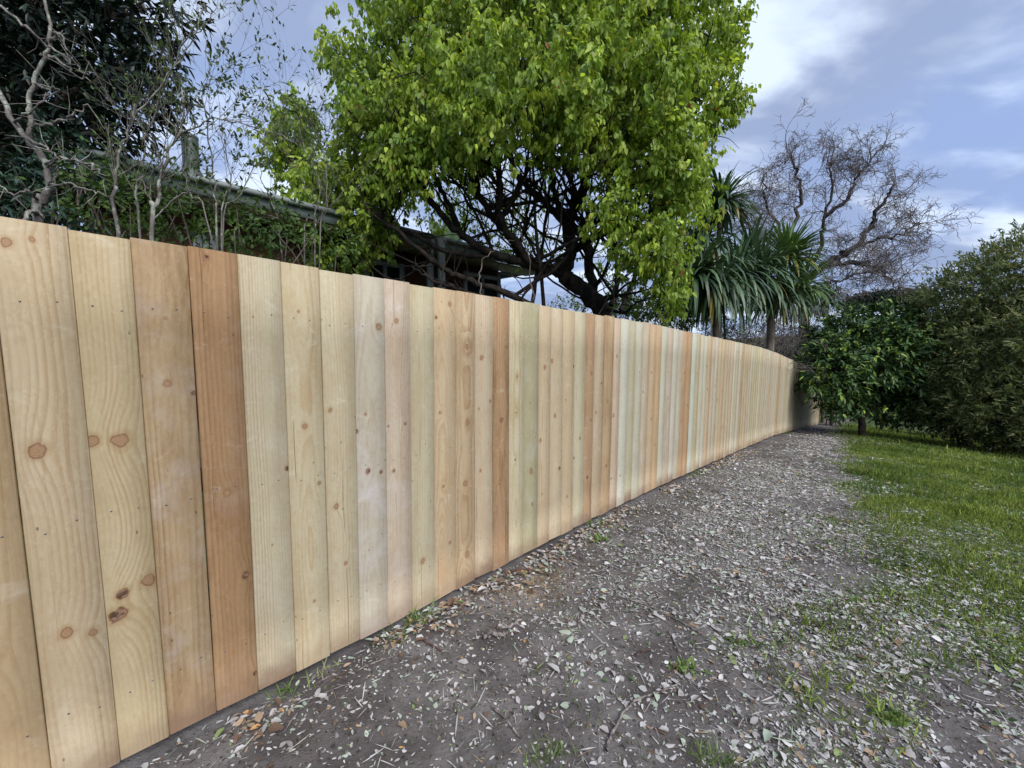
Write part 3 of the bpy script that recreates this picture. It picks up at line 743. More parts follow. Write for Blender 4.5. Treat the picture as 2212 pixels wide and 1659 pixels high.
    for k, pts in enumerate([[(1320, 700, 5.9), (1330, 600, 5.7), (1340, 500, 5.5), (1352, 400, 5.3)], [(1040, 640, 5.0), (1035, 590, 5.0), (1060, 545, 5.1), (1110, 520, 5.4)], [(1290, 690, 6.0), (1310, 640, 6.0), (1296, 590, 6.0), (1315, 540, 5.9)], [(1150, 650, 5.6), (1142, 560, 5.5), (1120, 480, 5.3), (1128, 400, 5.1)]]):
        v = MB(); limb(v, pts, .010, .005, rng, 7, .02, .015); v.build('vine', M_TWIG, root, True)
build_big_tree()

# ------------------------------------------------------------------ dark evergreen on the left
def tree_root(name, px, py, dep, label, cat, group=None):
    b = at(px, py, dep); s, t = to_st(b); b[2] = gz(s); return thing(name, b, label, cat, group), b
def build_dark_tree():
    rng = np.random.default_rng(8)
    root, b = tree_root('evergreen_tree', -40, 700, 4.4, 'dark leathery leaved evergreen towering over the left end of the fence', 'tree')
    tr = MB(); foot = b - [0, 0, .1]
    sk = []
    for pts, r0, r1 in [([foot, at(-30, 520, 4.3), at(0, 330, 4.2), at(60, 160, 4.1), at(90, 0, 4.1), at(110, -120, 4.2)], .16, .05),
                        ([at(0, 330, 4.2), at(90, 250, 4.0), at(190, 190, 3.9), at(290, 130, 3.9), at(380, 130, 3.9)], .06, .012),
                        ([at(50, 180, 4.1), at(150, 90, 4.0), at(240, 40, 3.9)], .05, .012),
                        ([at(0, 360, 4.2), at(80, 320, 4.0), at(170, 290, 3.9), at(260, 270, 3.8)], .04, .01),
                        ([at(-20, 400, 4.2), at(60, 420, 4.1), at(130, 380, 4.1)], .04, .01)]:
        P, R = limb(tr, pts, r0, r1, rng); sk.append(P)
    cr = MB()
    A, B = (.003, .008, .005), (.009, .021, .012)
    for cx, cy, dep, rx, ry, rdd, dens in [(30, 40, 4.2, 160, 130, .7, 1), (190, 60, 4.1, 130, 90, .5, .9), (110, 200, 4.1, 140, 90, .5, 1), (255, 190, 4.0, 100, 75, .4, .75),
                                     (345, 160, 4.0, 55, 65, .3, .7), (10, 180, 4.3, 110, 120, .5, 1), (330, 25, 4.1, 75, 32, .3, 1), (200, 270, 3.9, 90, 45, .3, .75), (60, 280, 4.1, 90, 40, .3, .6),
                                     (40, 390, 4.3, 90, 60, .5, 1.3), (150, 400, 4.4, 80, 45, .4, 1.2), (60, 460, 4.2, 110, 50, .4, 1.2), (-120, 300, 4.5, 120, 200, .6, 1), (80, -100, 4.3, 220, 80, .7, 1)]:
        c, r = plobe(cx, cy, dep, rx, ry, rdd); n = int(4*math.pi*r[0]*r[2]*66*dens)+5
        P, O = lobe(rng, c, r, n, .25, .05)
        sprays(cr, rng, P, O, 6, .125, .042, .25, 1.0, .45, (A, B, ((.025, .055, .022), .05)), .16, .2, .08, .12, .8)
        for q in range(10):
            tgt = P[rng.integers(n)]; S = np.concatenate(sk); a = S[np.argmin(np.linalg.norm(S-tgt, axis=1))]
            tr.tube(spline([a, (a+tgt)/2+rng.normal(0, .06, 3), tgt], 4), np.linspace(.012, .004, 9), 5)
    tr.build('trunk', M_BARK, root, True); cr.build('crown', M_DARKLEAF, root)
build_dark_tree()

def build_lichen_tree():
    rng = np.random.default_rng(14)
    root, b = tree_root('bare_tree', 95, 560, 2.05, 'thin bare grey tree spotted with lichen, first trunk behind the left of the fence', 'tree')
    tr = MB()
    D = 2.0
    limb(tr, [b-[0, 0, .1], at(88, 520, D), at(92, 440, D), at(108, 400, D), at(98, 350, D), at(60, 300, D), at(30, 265, D), at(8, 220, D), at(-30, 140, D)], .019, .009, rng, 6, .04, .003)
    limb(tr, [at(60, 300, D), at(66, 270, D), at(64, 210, D), at(80, 160, D), at(104, 110, D), at(108, 60, D), at(98, 0, D), at(100, -60, D)], .011, .005, rng, 6, .04, .003)
    limb(tr, [at(92, 470, D), at(70, 455, D-.05), at(52, 478, D-.1), at(40, 520, D-.1)], .010, .007, rng, 5, .05, .003)
    for pts in [[(0, 12, 1.9), (60, 60, 1.9), (100, 95, 1.95), (150, 130, 1.9), (185, 160, 1.9)], [(106, 120, D), (150, 150, 1.9), (178, 172, 1.9)], [(70, 275, D), (120, 265, 1.9), (165, 245, 1.9), (190, 225, 1.9)],
                [(95, 355, D), (135, 340, 1.9), (175, 350, 1.9), (205, 365, 1.9)], [(100, 360, D), (150, 345, 1.9), (200, 362, 1.85), (230, 380, 1.85)], [(104, 395, D), (150, 400, 1.9), (185, 410, 1.9), (230, 425, 1.9)],
                [(60, 300, D), (100, 320, 1.9), (130, 345, 1.85)], [(30, 265, D), (70, 240, 1.9), (100, 200, 1.9)], [(108, 90, D), (125, 70, 1.9), (150, 110, 1.9)], [(76, 180, D), (110, 190, 1.9), (130, 195, 1.9)],
                [(92, 440, D), (60, 410, 1.9), (30, 420, 1.9), (0, 400, 1.9)], [(100, 410, D), (120, 380, 1.95), (122, 350, 1.95)]]:
        P, R = limb(tr, pts, .0065, .0025, rng, 5, .03, .006)
        for q in range(5):
            j = rng.integers(3, len(P)); e = P[j]+unit(rng.normal(size=3)*[1, .5, 1])*rng.uniform(.05, .16); tr.tube([P[j], (P[j]+e)/2+rng.normal(0, .008, 3), e], [.0022, .0018, .001], 4)
    tr.build('trunk', M_GREYBARK, root, True)
build_lichen_tree()

# ------------------------------------------------------------------ thin saplings and shrubs between the fence and the house
SAPC = ((.045, .085, .022), (.10, .15, .045))
def sapling(px, dep, name, label, stems, group, leafn=9, seed=0, L=.036, W=.015, cols=SAPC):
    rng = np.random.default_rng(seed); root, b = tree_root(name, px, 560, dep, label, 'sapling' if name == 'sapling' else 'shrub', group)
    tr = MB(); lf = MB(); br = []
    cfg = dict(seg=[6, 5, 4], wob=[.10, .14, .15], up=[.12, .10, .04], taper=.35, n=[3, 2, 0], **{'from': [.15, .2, 0]}, ang=(.35, .95), len=[.45, .5, .5], rr=.6)
    for pts, r0, r1 in stems:
        P = [b-[0, 0, .05]] + [at(*q) for q in pts] if len(pts[0]) == 3 and r0 > .009 else [at(*q) for q in pts]
        P = spline(P, 5); k = len(P); P[2:-1] += rng.normal(0, .005, (k-3, 3)); R = np.linspace(r0, r1, k)*.6; tr.tube(P, R, 7, None, .04, rng)
        br.append((P, R, 2))
        for j in range(int(k*.42)):
            i = rng.integers(int(k*.35), k-1); dd = unit(P[i+1]-P[i]); sd_ = unit(rng.normal(size=3)*[1, .6, 1]); d = unit(dd*.9 + sd_*.8 + np.array([0, 0, .2]))
            grow(rng, P[i], d, rng.uniform(.18, .55)*dep/2.0, min(R[i]*.45, .006), 0, cfg, br)
    tubes(tr, br, rng); twig_leaves(lf, rng, br, (1, 2), leafn*.42, L, W, cols, .8)
    twig_leaves(lf, rng, br, (0,), leafn*.6, L, W, cols, .8, .3)
    tr.build('stem', M_GREYBARK, root, True); lf.build('foliage', M_SMALL, root)
G_SAP = 'thin saplings between the fence and the house'
sapling(253, 2.3, 'sapling', 'straight slim sapling left of the forked one, sparse small leaves, in front of the roof', [([(253, 500, 2.3), (248, 400, 2.3), (258, 330, 2.3), (275, 285, 2.3), (300, 215, 2.3)], .018, .006), ([(272, 290, 2.3), (300, 240, 2.3), (345, 190, 2.3), (400, 110, 2.3), (430, 50, 2.3), (438, -20, 2.3)], .009, .003)], G_SAP, 3, 21)
sapling(330, 2.4, 'sapling', 'forked pale sapling left of the flue pipe with small leaves against the sky', [([(328, 510, 2.4), (340, 450, 2.4), (348, 380, 2.4), (365, 330, 2.4), (387, 290, 2.4), (395, 240, 2.4), (390, 170, 2.4)], .022, .006), ([(338, 450, 2.4), (322, 420, 2.4), (300, 380, 2.4)], .008, .004), ([(336, 470, 2.4), (380, 430, 2.4), (420, 405, 2.4)], .008, .004), ([(384, 290, 2.4), (360, 255, 2.4), (330, 235, 2.4)], .008, .003), ([(388, 290, 2.4), (430, 270, 2.4), (455, 255, 2.4), (500, 262, 2.4), (560, 278, 2.4), (620, 300, 2.4), (660, 330, 2.4)], .008, .004)], G_SAP, 3, 22)
sapling(300, 2.7, 'sapling', 'twiggy sapling with a dark stem between the two paler saplings', [([(300, 500, 2.7), (295, 420, 2.7), (310, 350, 2.7), (312, 290, 2.7), (290, 250, 2.7)], .014, .005), ([(312, 300, 2.7), (350, 200, 2.7), (400, 90, 2.7), (440, 60, 2.7), (468, 10, 2.7)], .009, .003)], G_SAP, 3, 23)
sapling(470, 2.6, 'sapling', 'upright wand like shoots rising right of the flue pipe', [([(470, 520, 2.6), (468, 440, 2.6), (455, 330, 2.6), (440, 210, 2.6), (455, 170, 2.6), (445, 95, 2.6)], .012, .002), ([(478, 520, 2.6), (500, 400, 2.6), (480, 300, 2.6), (474, 220, 2.6)], .010, .002), ([(480, 530, 2.6), (520, 420, 2.6), (560, 330, 2.6), (590, 300, 2.6)], .010, .002), ([(460, 530, 2.6), (410, 420, 2.6), (400, 330, 2.6), (420, 250, 2.6)], .010, .002)], G_SAP, 6, 24)
sapling(660, 3.2, 'sapling', 'grey stemmed sapling reaching above the roof left of the big tree', [([(655, 540, 3.2), (680, 470, 3.2), (690, 400, 3.2), (660, 330, 3.2), (640, 240, 3.2), (612, 190, 3.2)], .012, .002), ([(690, 540, 3.2), (705, 440, 3.2), (700, 330, 3.2), (660, 260, 3.2)], .012, .002), ([(610, 540, 3.2), (600, 470, 3.2), (570, 400, 3.2), (555, 330, 3.2)], .012, .003), ([(680, 540, 3.2), (690, 480, 3.2), (740, 420, 3.2)], .012, .004)], G_SAP, 4, 25)

def bush(name, base, lobes, label, cat, cols, L, W, dens, per=9, mat_=None, group=None, seed=0, inner=.3, stemn=12, down=.2, out=.8, jit=.5, twigs=0, tw=.18, bark=None, nup=.5):
    rng = np.random.default_rng(seed); b = at(*base); s, t = to_st(b); b[2] = gz(s)
    root = thing(name, b, label, cat, group); tr = MB(); lf = MB(); LB = [plobe(*l) for l in lobes]
    for c, r in LB:
        n = int(4*math.pi*r[0]*r[2]*dens)+4; P, O = lobe(rng, c, r, n, inner, .06)
        P[:, 2] = np.maximum(P[:, 2], b[2]+.03)
        sprays(lf, rng, P, O, per, L, W, down, out, jit, cols, tw, .2, .1, .12, nup)
        for q in range(max(2, stemn//3)):
            tgt = P[rng.integers(n)]; a = b + rng.normal(0, .08, 3)*[1, 1, 0]
            pts = [a, a+(tgt-a)*.4+rng.normal(0, .1, 3)+[0, 0, .15], a+(tgt-a)*.75+rng.normal(0, .1, 3), tgt]
            R = np.linspace(.016, .004, 13); tr.tube(spline(pts, 4), R, 5, None, .05, rng)
        for q in range(int(twigs*r[0]*r[2])):
            a = P[rng.integers(n)]; e = a+unit(rng.normal(size=3)+[0, 0, .3])*rng.uniform(.2, .6)
            tr.tube([a, (a+e)/2+rng.normal(0, .04, 3), e], [.006, .004, .002], 4)
    tr.build('stem', bark or M_TWIG, root, True); lf.build('foliage', mat_ or M_SMALL, root); return root, LB
GC = ((.035, .075, .018), (.10, .165, .035))
G_SH = 'leafy shrubs along the back of the fence'
bush('shrub', (270, 560, 3.0), [(250, 440, 3.0, 72, 50, .3), (345, 470, 3.1, 70, 45, .3), (215, 395, 3.0, 30, 30, .2)], 'mid green shrub around the slim sapling stems, in front of the house eave', 'shrub', GC, .05, .024, 110, 9, None, G_SH, 31)
bush('shrub', (440, 560, 3.0), [(430, 470, 3.0, 65, 40, .25), (520, 490, 3.0, 65, 40, .25)], 'small leaved shrub below the flue pipe hiding the house wall', 'shrub', GC, .05, .024, 110, 9, None, G_SH, 32)
bush('shrub', (610, 560, 3.3), [(600, 500, 3.3, 55, 38, .3), (690, 520, 3.3, 50, 40, .3)], 'loose green shrub under the drooping left end of the big tree', 'shrub', GC, .05, .024, 110, 9, None, G_SH, 33)
bush('shrub', (60, 560, 2.9), [(20, 430, 2.9, 120, 60, .3), (150, 450, 2.9, 90, 60, .3), (190, 370, 3.1, 60, 50, .3), (150, 350, 3.2, 55, 35, .25)], 'dark bluish shrub behind the lichen covered bare tree', 'shrub', ((.010, .026, .018), (.03, .062, .035)), .075, .028, 52, 8, M_DARKLEAF, G_SH, 34)

# ------------------------------------------------------------------ the house beyond the fence
def build_house():
    TE = -4.0; TW = -4.65
    pa, pb = on_t(100, 330-19, TE), on_t(1182, 588, TE)
    pk = on_t(600, 428, TE)
    sa, sb = to_st(pa)[0], to_st(pb)[0]; ze = float(pk[2]); gr = float(gz(sa))-.4
    root = thing('house', st(np.float64((sa+sb)/2), np.float64(TW-2), np.float64(gr)), 'low house with red brown board walls, grey fascia and tan eaves behind the trees', 'house')
    up = np.array([0, 0, 1.0])
    def bx(b, s0, s1, t0, t1, z0, z1): b.box(st(np.float64((s0+s1)/2), np.float64((t0+t1)/2), np.float64((z0+z1)/2)), DS*abs(s1-s0)/2, DT*abs(t1-t0)/2, up*(z1-z0)/2)
    b = MB(); bx(b, sa+.2, sb-.9, TW-6, TW, gr, ze-.16); wall = b.build('wall', M_WALL, root)
    b = MB(); b.box(st(np.float64((sa+.2+sb)/2), np.float64(TW-2.6), np.float64(ze+.62)), DS*((sb-sa-.2)/2), DT*3.3+up*-.62, up*.02); roof = b.build('roof', M_ROOF, root)
    b = MB(); bx(b, sa+.2, sb, TE-.03, TE, ze-.17, ze+.02); b.build('fascia', M_FASCIA, root)
    b = MB(); g = st(np.array([sa+.2, sb]), np.array([TE+.05]*2), np.array([ze-.02, ze-.02])); b.tube(np.linspace(g[0], g[1], 12), .035, 8); b.build('gutter', M_FASCIA, root, True)
    b = MB(); bx(b, sa+.2, sb, TW, TE-.035, ze-.19, ze-.172); b.build('soffit', M_SOFFIT, root)
    b = MB(); bx(b, sb-.03, sb, TW-4, TE-.04, ze-.16, ze+.02); b.build('barge_board', M_FASCIA, root)
    def window(px0, px1, py, h, name='window'):
        a, c_ = on_t(px0, py, TW+.02), on_t(px1, py, TW+.02); s0, s1 = to_st(a)[0], to_st(c_)[0]; z1 = float(a[2]); z0 = z1-h
        f = MB()
        for q in ((s0, s0+.09), (s1-.09, s1), ((s0+s1)/2-.03, (s0+s1)/2+.03)): bx(f, q[0], q[1], TW+.003, TW+.05, z0, z1)
        bx(f, s0+.09, s1-.09, TW+.003, TW+.047, z1-.08, z1); bx(f, s0+.09, s1-.09, TW+.003, TW+.047, z0, z0+.08)
        fo = f.build(name, M_TRIM, root); p_ = MB(); bx(p_, s0+.08, s1-.08, TW+.006, TW+.012, z0+.06, z1-.06)
        po = p_.build('pane', M_GLASS, None, False, (0, 0, 0)); po.parent = fo; po.location = -Vector(root.matrix_basis.translation)
    window(785, 872, 556, 1.3); window(415, 470, 500, 1.3); window(1000, 1080, 585, 1.3)
    # corner of the porch: beam, two posts and the pale panel between
    b = MB(); p0, p1 = on_t(862, 536, TW+.1), on_t(962, 519, TE+.35); b.box((p0+p1)/2, (p1-p0)/2, DS*.03, up*.045); b.build('beam', M_TRIM, root)
    for px, t in ((953, TE+.3), (928, TE-.1)):
        q = on_t(px, 520, t); sq = to_st(q)[0]; b = MB(); bx(b, sq-.045, sq+.045, t-.045, t+.045, gr, float(on_t(px, 522 if px == 953 else 530, t)[2])); b.build('porch_post', M_TRIM, root)
    q = on_t(1010, 560, TW+.05); b = MB(); 
    q = on_t(415, 384, TW-.6); sq = to_st(q)[0]
    b = MB(); P = np.array([st(np.float64(sq), np.float64(TW-.6), np.float64(z)) for z in (ze+.1, q[2]+.05, on_t(413, 300, TW-.6)[2])])
    b.tube(P, .095, 12); b.tube(np.array([P[2], P[2]+up*.03, P[2]+up*.031]), [.1, .1, .001], 12)
    fl = b.build('flue_pipe', M_FLUE, root, True)
    b = MB(); b.tube(np.array([P[1]-up*.25, P[1]-up*.1, P[1]+up*.06]), [.2, .18, .1], 12); c_ = b.build('flashing', M_FLUE, None, True, (0, 0, 0)); c_.parent = fl; c_.location = -Vector(root.matrix_basis.translation)
build_house()

# a big leaved plant glimpsed through the hollow of the big tree
def build_banana():
    rng = np.random.default_rng(5); root, b = tree_root('banana_plant', 965, 600, 11.5, 'pale broad leaved plant glimpsed above the roof through the branches', 'plant')
    tr = MB(); tr.tube(spline([b, at(965, 600, 11.5), at(962, 540, 11.5)], 4), np.linspace(.12, .07, 9), 8); tr.build('stem', M_CABBARK, root, True)
    for px, py, tx, ty in ((962, 545, 925, 460), (966, 545, 970, 440), (970, 545, 1015, 465)):
        lf = MB(); a, e = at(px, py, 11.5), at(tx, ty, 11.4); lf.leaves(a[None], (e-a)[None], np.array([[.1, -1, .3]]), np.linalg.norm(e-a), .42, (.14, .22, .12), .15, .12); lf.build('leaf', M_SMALL, root)
build_banana()

# green trees showing behind and beside the trunk of the big tree
bush('young_tree', (1400, 720, 8.5), [(1440, 640, 8.2, 55, 45, .5), (1380, 660, 9, 45, 35, .5), (1480, 680, 8.6, 40, 30, .4), (1340, 640, 9, 30, 40, .4)], 'bright green young tree low behind the trunk of the big tree', 'tree', ((.05, .11, .016), (.17, .27, .035)), .085, .045, 34, 10, M_LEAF, None, 41, stemn=5, bark=M_BARK)
bush('shrub', (1235, 720, 9.5), [(1232, 660, 9.5, 22, 22, .3)], 'small lime green shrub seen between the fence top and the forked trunk', 'shrub', ((.10, .2, .02), (.25, .35, .04)), .07, .04, 30, 8, M_LEAF, None, 42, stemn=4)

# ------------------------------------------------------------------ cabbage trees
def rosette(name, root, c, n, L, W, rng, cols, up=.2, dr=.55, dead=.0):
    mb = MB(); v = unit(rng.normal(size=(n, 3))); v[:, 2] = np.abs(v[:, 2])*1.1 - (1-up)*.42; v = unit(v)
    droop = dr*rng.uniform(.5, 1.3, n)*(1.2-v[:, 2]*.7)
    col = mixcol(cols[0], cols[1], rng.random(n))
    d_ = (rng.random(n) < dead) & (v[:, 2] < .2); col[d_] = (.20, .17, .04)
    mb.straps(c + v*.04, v, L*rng.uniform(.7, 1.1, n), W*rng.uniform(.8, 1.15, n), droop, col); return mb.build('leaf_rosette', M_STRAP, root)
def cabbage(px, dep, label, trunk, heads, seed):
    rng = np.random.default_rng(seed); root, b = tree_root('cabbage_tree', px, 760, dep, label, 'tree', 'cabbage trees behind the fence')
    tr = MB(); T = spline([b-[0, 0, .1]]+[at(*q) for q in trunk], 5); tr.tube(T, np.linspace(.085, .07, len(T)), 9, None, .04, rng)
    for (hx, hy, hd, n, L, cols, up, dr, dead) in heads:
        c = at(hx, hy, hd); a = T[-1]; tr.tube(spline([a-[0, 0, .05], (a+c)/2+np.array([0, 0, -.12]), c], 5), np.linspace(.055, .04, 11), 8, None, .04, rng)
        rosette('leaf_rosette', root, c, int(n*1.6), L*(1.1 if up < .5 else .95), .066, rng, cols, up, dr*1.25, dead+.04)
    tr.build('trunk', M_CABBARK, root, True)
DG = ((.035, .075, .04), (.10, .165, .085)); MG = ((.06, .12, .035), (.14, .22, .06))
cabbage(1665, 9.0, 'cabbage tree with its forked grey trunk showing above the fence top', [(1665, 720, 9.0), (1664, 690, 9.0), (1660, 668, 9.0)],
        [(1640, 610, 8.7, 120, 1.15, DG, .3, .6, .12), (1590, 600, 8.5, 110, 1.15, DG, .3, .6, .1), (1700, 560, 9.3, 140, 1.05, MG, .7, .36, 0), (1732, 622, 9.2, 90, .95, MG, .6, .35, 0), (1690, 640, 9.0, 90, .9, DG, .2, .6, .1), (1620, 560, 9.1, 80, 1.0, DG, .8, .4, 0)], 51)
cabbage(1545, 7.6, 'dark cabbage tree with drooping heads close to the right side of the big tree', [(1550, 700, 7.6), (1548, 640, 7.6)],
        [(1556, 446, 7.7, 110, .85, DG, .5, .5, .03), (1500, 600, 7.5, 110, 1.1, DG, .1, .75, .12), (1545, 620, 7.6, 100, 1.1, DG, .2, .7, .15), (1515, 520, 8.0, 70, .9, DG, .2, .7, .05)], 52)
cabbage(1790, 15.5, 'small cabbage tree rosette standing farthest right above the leafy round tree', [(1790, 720, 15.5), (1788, 680, 15.5)],
        [(1786, 655, 15.5, 120, 1.0, DG, .7, .35, 0), (1752, 668, 15.0, 90, .95, DG, .6, .4, .03)], 53)

# ------------------------------------------------------------------ bare curly willow
def build_willow():
    rng = np.random.default_rng(61); root, b = tree_root('willow_tree', 1735, 760, 16, 'bare curly twigged willow against the sky behind the cabbage trees', 'tree')
    D = 16; tr = MB(); tw = MB(); sk = []
    for pts, r0, r1 in [([b, at(1735, 700, D), at(1738, 620, D), at(1745, 590, D)], .2, .16),
                        ([at(1742, 605, D), at(1790, 565, D), at(1830, 545, D), at(1865, 515, D), at(1885, 470, 15.7), at(1915, 430, 15.6), at(1930, 400, 15.6)], .13, .03),
                        ([at(1850, 530, D), at(1900, 515, 15.6), at(1940, 510, 15.5), at(1985, 480, 15.5)], .07, .02),
                        ([at(1790, 570, D), at(1850, 570, 15.6), at(1900, 585, 15.5), at(1930, 620, 15.5)], .11, .03),
                        ([at(1745, 600, D), at(1770, 540, 16.3), at(1780, 470, 16.4), at(1800, 400, 16.4), at(1790, 350, 16.4)], .08, .02),
                        ([at(1740, 600, D), at(1700, 520, 16.4), at(1660, 450, 16.6), at(1650, 380, 16.6)], .08, .02),
                        ([at(1720, 560, 16.2), at(1660, 520, 16.6), at(1610, 480, 16.8), at(1580, 440, 17)], .09, .03),
                        ([at(1780, 470, 16.4), at(1830, 430, 16.2), at(1850, 380, 16.2), at(1880, 350, 16.2)], .08, .02),
                        ([at(1745, 610, D), at(1790, 610, 15.6), at(1830, 600, 15.4), at(1850, 590, 15.3)], .05, .02),
                        ([at(1700, 520, 16.4), at(1730, 440, 16.5), at(1720, 370, 16.6), at(1700, 330, 16.6)], .08, .02)]:
        P, R = limb(tr, pts, r0, r1, rng, 6, .05, .05); sk.append(P)
    cfg = dict(seg=[9, 8, 6], wob=[.34, .42, .5], up=[.05, .0, -.04], taper=.35, n=[7, 6, 0], **{'from': [.1, .1, 0]}, ang=(.3, 1.1), len=[.6, .55, .5], rr=.6)
    br = []
    cen = at(1780, 500, 16)
    for P in sk[1:]:
        for k in range(24):
            i = rng.integers(5, len(P)); d = unit(unit(P[i]-cen)*.7 + rng.normal(0, .6, 3) + [0, -.1, .35])
            grow(rng, P[i], d, rng.uniform(.8, 1.65), .018, 0, cfg, br)
    for P, R, lev in br: tw.tube(P, np.maximum(R, .0058), 4 if R[0] > .01 else 3)
    tr.build('trunk', M_BARK, root, True); tw.build('twigs', M_PALEBARK, root)
build_willow()

# grey bare thickets behind the far part of the fence
def thicket(px, py, dep, rx, ry, label, seed, n=70, leaf=None):
    rng = np.random.default_rng(seed); root, b = tree_root('bare_shrub', px, 800, dep, label, 'shrub', 'grey bare shrubs behind the far end of the fence')
    tw = MB(); br = []; lf = MB()
    cfg = dict(seg=[8, 6, 5], wob=[.13, .24, .3], up=[.03, .01, 0], taper=.3, n=[8, 5, 0], **{'from': [.3, .15, 0]}, ang=(.3, 1.0), len=[.42, .5, .5], rr=.6)
    H = (at(px, py-ry, dep)-b)[2]; hw = rx*dep/PXM
    for k in range(n):
        s0 = b + np.array([rng.uniform(-hw, hw), rng.uniform(-.6, .6), 0]); s0 = s0 - DT*max(0, to_st(s0)[1] + .35); d = unit(np.array([rng.normal(0, .25), rng.normal(0, .2), 1])); grow(rng, s0, d, H*rng.uniform(.65, 1.05), .022, 0, cfg, br)
    for P, R, lev in br: tw.tube(P, np.maximum(R, .004), 4 if lev == 0 else 3)
    tw.build('stem', M_PALEBARK, root)
    if leaf: twig_leaves(lf, rng, br, (1, 2), leaf, .05, .02, ((.04, .05, .03), (.10, .10, .07)), .9); lf.build('foliage', M_SMALL, root)
thicket(1530, 720, 11, 60, 50, 'grey leafless shrub left of the cabbage tree trunk, above the fence top', 71, 26, 3)
thicket(1625, 730, 12, 60, 55, 'grey twiggy shrub directly behind the cabbage tree trunk', 72, 26, 3)
thicket(1720, 745, 12.5, 60, 60, 'grey twiggy shrub between the cabbage tree trunk and the leafy round tree', 73, 28, 3)
for k, (px, py, dep, rx, ry, lab) in enumerate([(1215, 690, 25, 60, 34, 'grey green scrub tree low behind the house end and the forked trunk'), (1370, 700, 23, 90, 55, 'grey green scrub tree behind the bright young tree'), (1500, 740, 17, 110, 60, 'dark scrub tree behind the grey bare shrub on the left'), (1650, 745, 18, 110, 55, 'dark scrub tree far behind the cabbage tree trunk'),
        (1790, 760, 20, 110, 60, 'dark scrub tree behind the gap above the fence end'), (1930, 790, 19, 110, 80, 'dark scrub tree far behind the leafy round tree'), (2080, 790, 17, 110, 90, 'dark scrub tree behind the olive hedge, left part'), (2230, 760, 16, 120, 110, 'dark scrub tree behind the olive hedge, right part')]):
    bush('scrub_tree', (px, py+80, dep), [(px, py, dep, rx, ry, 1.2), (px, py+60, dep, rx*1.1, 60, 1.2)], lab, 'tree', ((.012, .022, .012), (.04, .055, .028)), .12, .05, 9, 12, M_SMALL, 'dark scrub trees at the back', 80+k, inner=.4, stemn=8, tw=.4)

# ------------------------------------------------------------------ round leafy fruit tree
def build_citrus():
    rng = np.random.default_rng(91); b = on_ground(1865, 945)
    root = thing('fruit_tree', b, 'round dark glossy leaved fruit tree on the grass beyond the fence end', 'tree')
    tr = MB(); tr_l = []
    D = np.linalg.norm((b-EYE) @ CF)
    for pts, r0, r1 in [([b-[0, 0, .08], at(1862, 920, D), at(1858, 895, D), at(1840, 875, D), at(1815, 840, D-.2), at(1800, 790, D-.2)], .085, .03), ([at(1862, 900, D), at(1885, 878, D), at(1910, 850, D), at(1950, 810, D)], .08, .02),
                        ([at(1850, 885, D), at(1860, 840, D), at(1870, 780, D), at(1880, 720, D)], .07, .02), ([at(1880, 880, D), at(1930, 870, D), at(1990, 860, D)], .05, .015)]:
        P, R = limb(tr, pts, r0, r1, rng); tr_l.append(P)
    S = np.concatenate(tr_l); cr = MB()
    for cx, cy, dep, rx, ry, rd, dens in [(1845, 765, D, 80, 72, 1., 1), (1925, 712, D+.3, 62, 38, .8, 1), (1795, 800, D-.4, 50, 55, .6, 1), (1965, 815, D+.2, 72, 62, .9, 1), (1895, 700, D+.4, 60, 35, .8, .9),
                                    (2005, 860, D+.3, 45, 42, .7, 1), (1810, 735, D, 45, 40, .6, .9), (1920, 770, D-.2, 70, 60, .9, 1), (1775, 830, D-.6, 26, 22, .3, .8), (1825, 862, D-.3, 36, 26, .5, .9), (1925, 872, D, 50, 26, .6, .9), (1990, 770, D+.3, 36, 40, .5, .7)]:
        c, r = plobe(cx, cy, dep, rx, ry, rd); n = int(4*math.pi*r[0]*r[2]*38*dens)+6; P, O = lobe(rng, c, r, n, .55, .1)
        sprays(cr, rng, P, O, 10, .155, .062, .2, 1., .5, ((.022, .055, .020), (.07, .135, .035), ((.22, .31, .05), .13)), .22, .25, .12, .15, 1.)
        for q in range(10):
            tgt = P[rng.integers(n)]; a = S[np.argmin(np.linalg.norm(S-tgt, axis=1))]; tr.tube(spline([a, (a+tgt)/2+rng.normal(0, .08, 3), tgt], 4), np.linspace(.015, .005, 9), 5)
    tr.build('trunk', M_BARK, root, True); cr.build('crown', M_DARKLEAF, root)
build_citrus()

# ------------------------------------------------------------------ olive green hedge bushes at the right
OC = ((.07, .105, .038), (.20, .24, .095), ((.34, .32, .15), .15))
G_HG = 'olive green hedge bushes on the right'
bush('hedge_bush', (2080, 960, 9.4), [(2085, 650, 9.5, 62, 70, 1.), (2030, 700, 9.8, 42, 60, .8), (2070, 770, 9.4, 75, 85, 1.), (2110, 870, 9.2, 85, 70, 1.)], 'olive hedge bush farthest left, its shoulder sloping down to the sky', 'hedge', OC, .105, .030, 62, 14, M_SMALL, G_HG, 101, inner=.55, stemn=14, down=-.3, out=1., jit=.5, twigs=14, tw=.3, nup=.2)
bush('hedge_bush', (2200, 980, 8.6), [(2175, 610, 9.0, 75, 85, 1.1), (2180, 740, 8.7, 85, 95, 1.1), (2190, 870, 8.5, 95, 80, 1.)], 'tall olive hedge bush at the right edge with dead sticks under it', 'hedge', OC, .105, .030, 62, 14, M_SMALL, G_HG, 102, inner=.55, stemn=14, down=-.3, out=1., jit=.5, twigs=14, tw=.3, nup=.2)
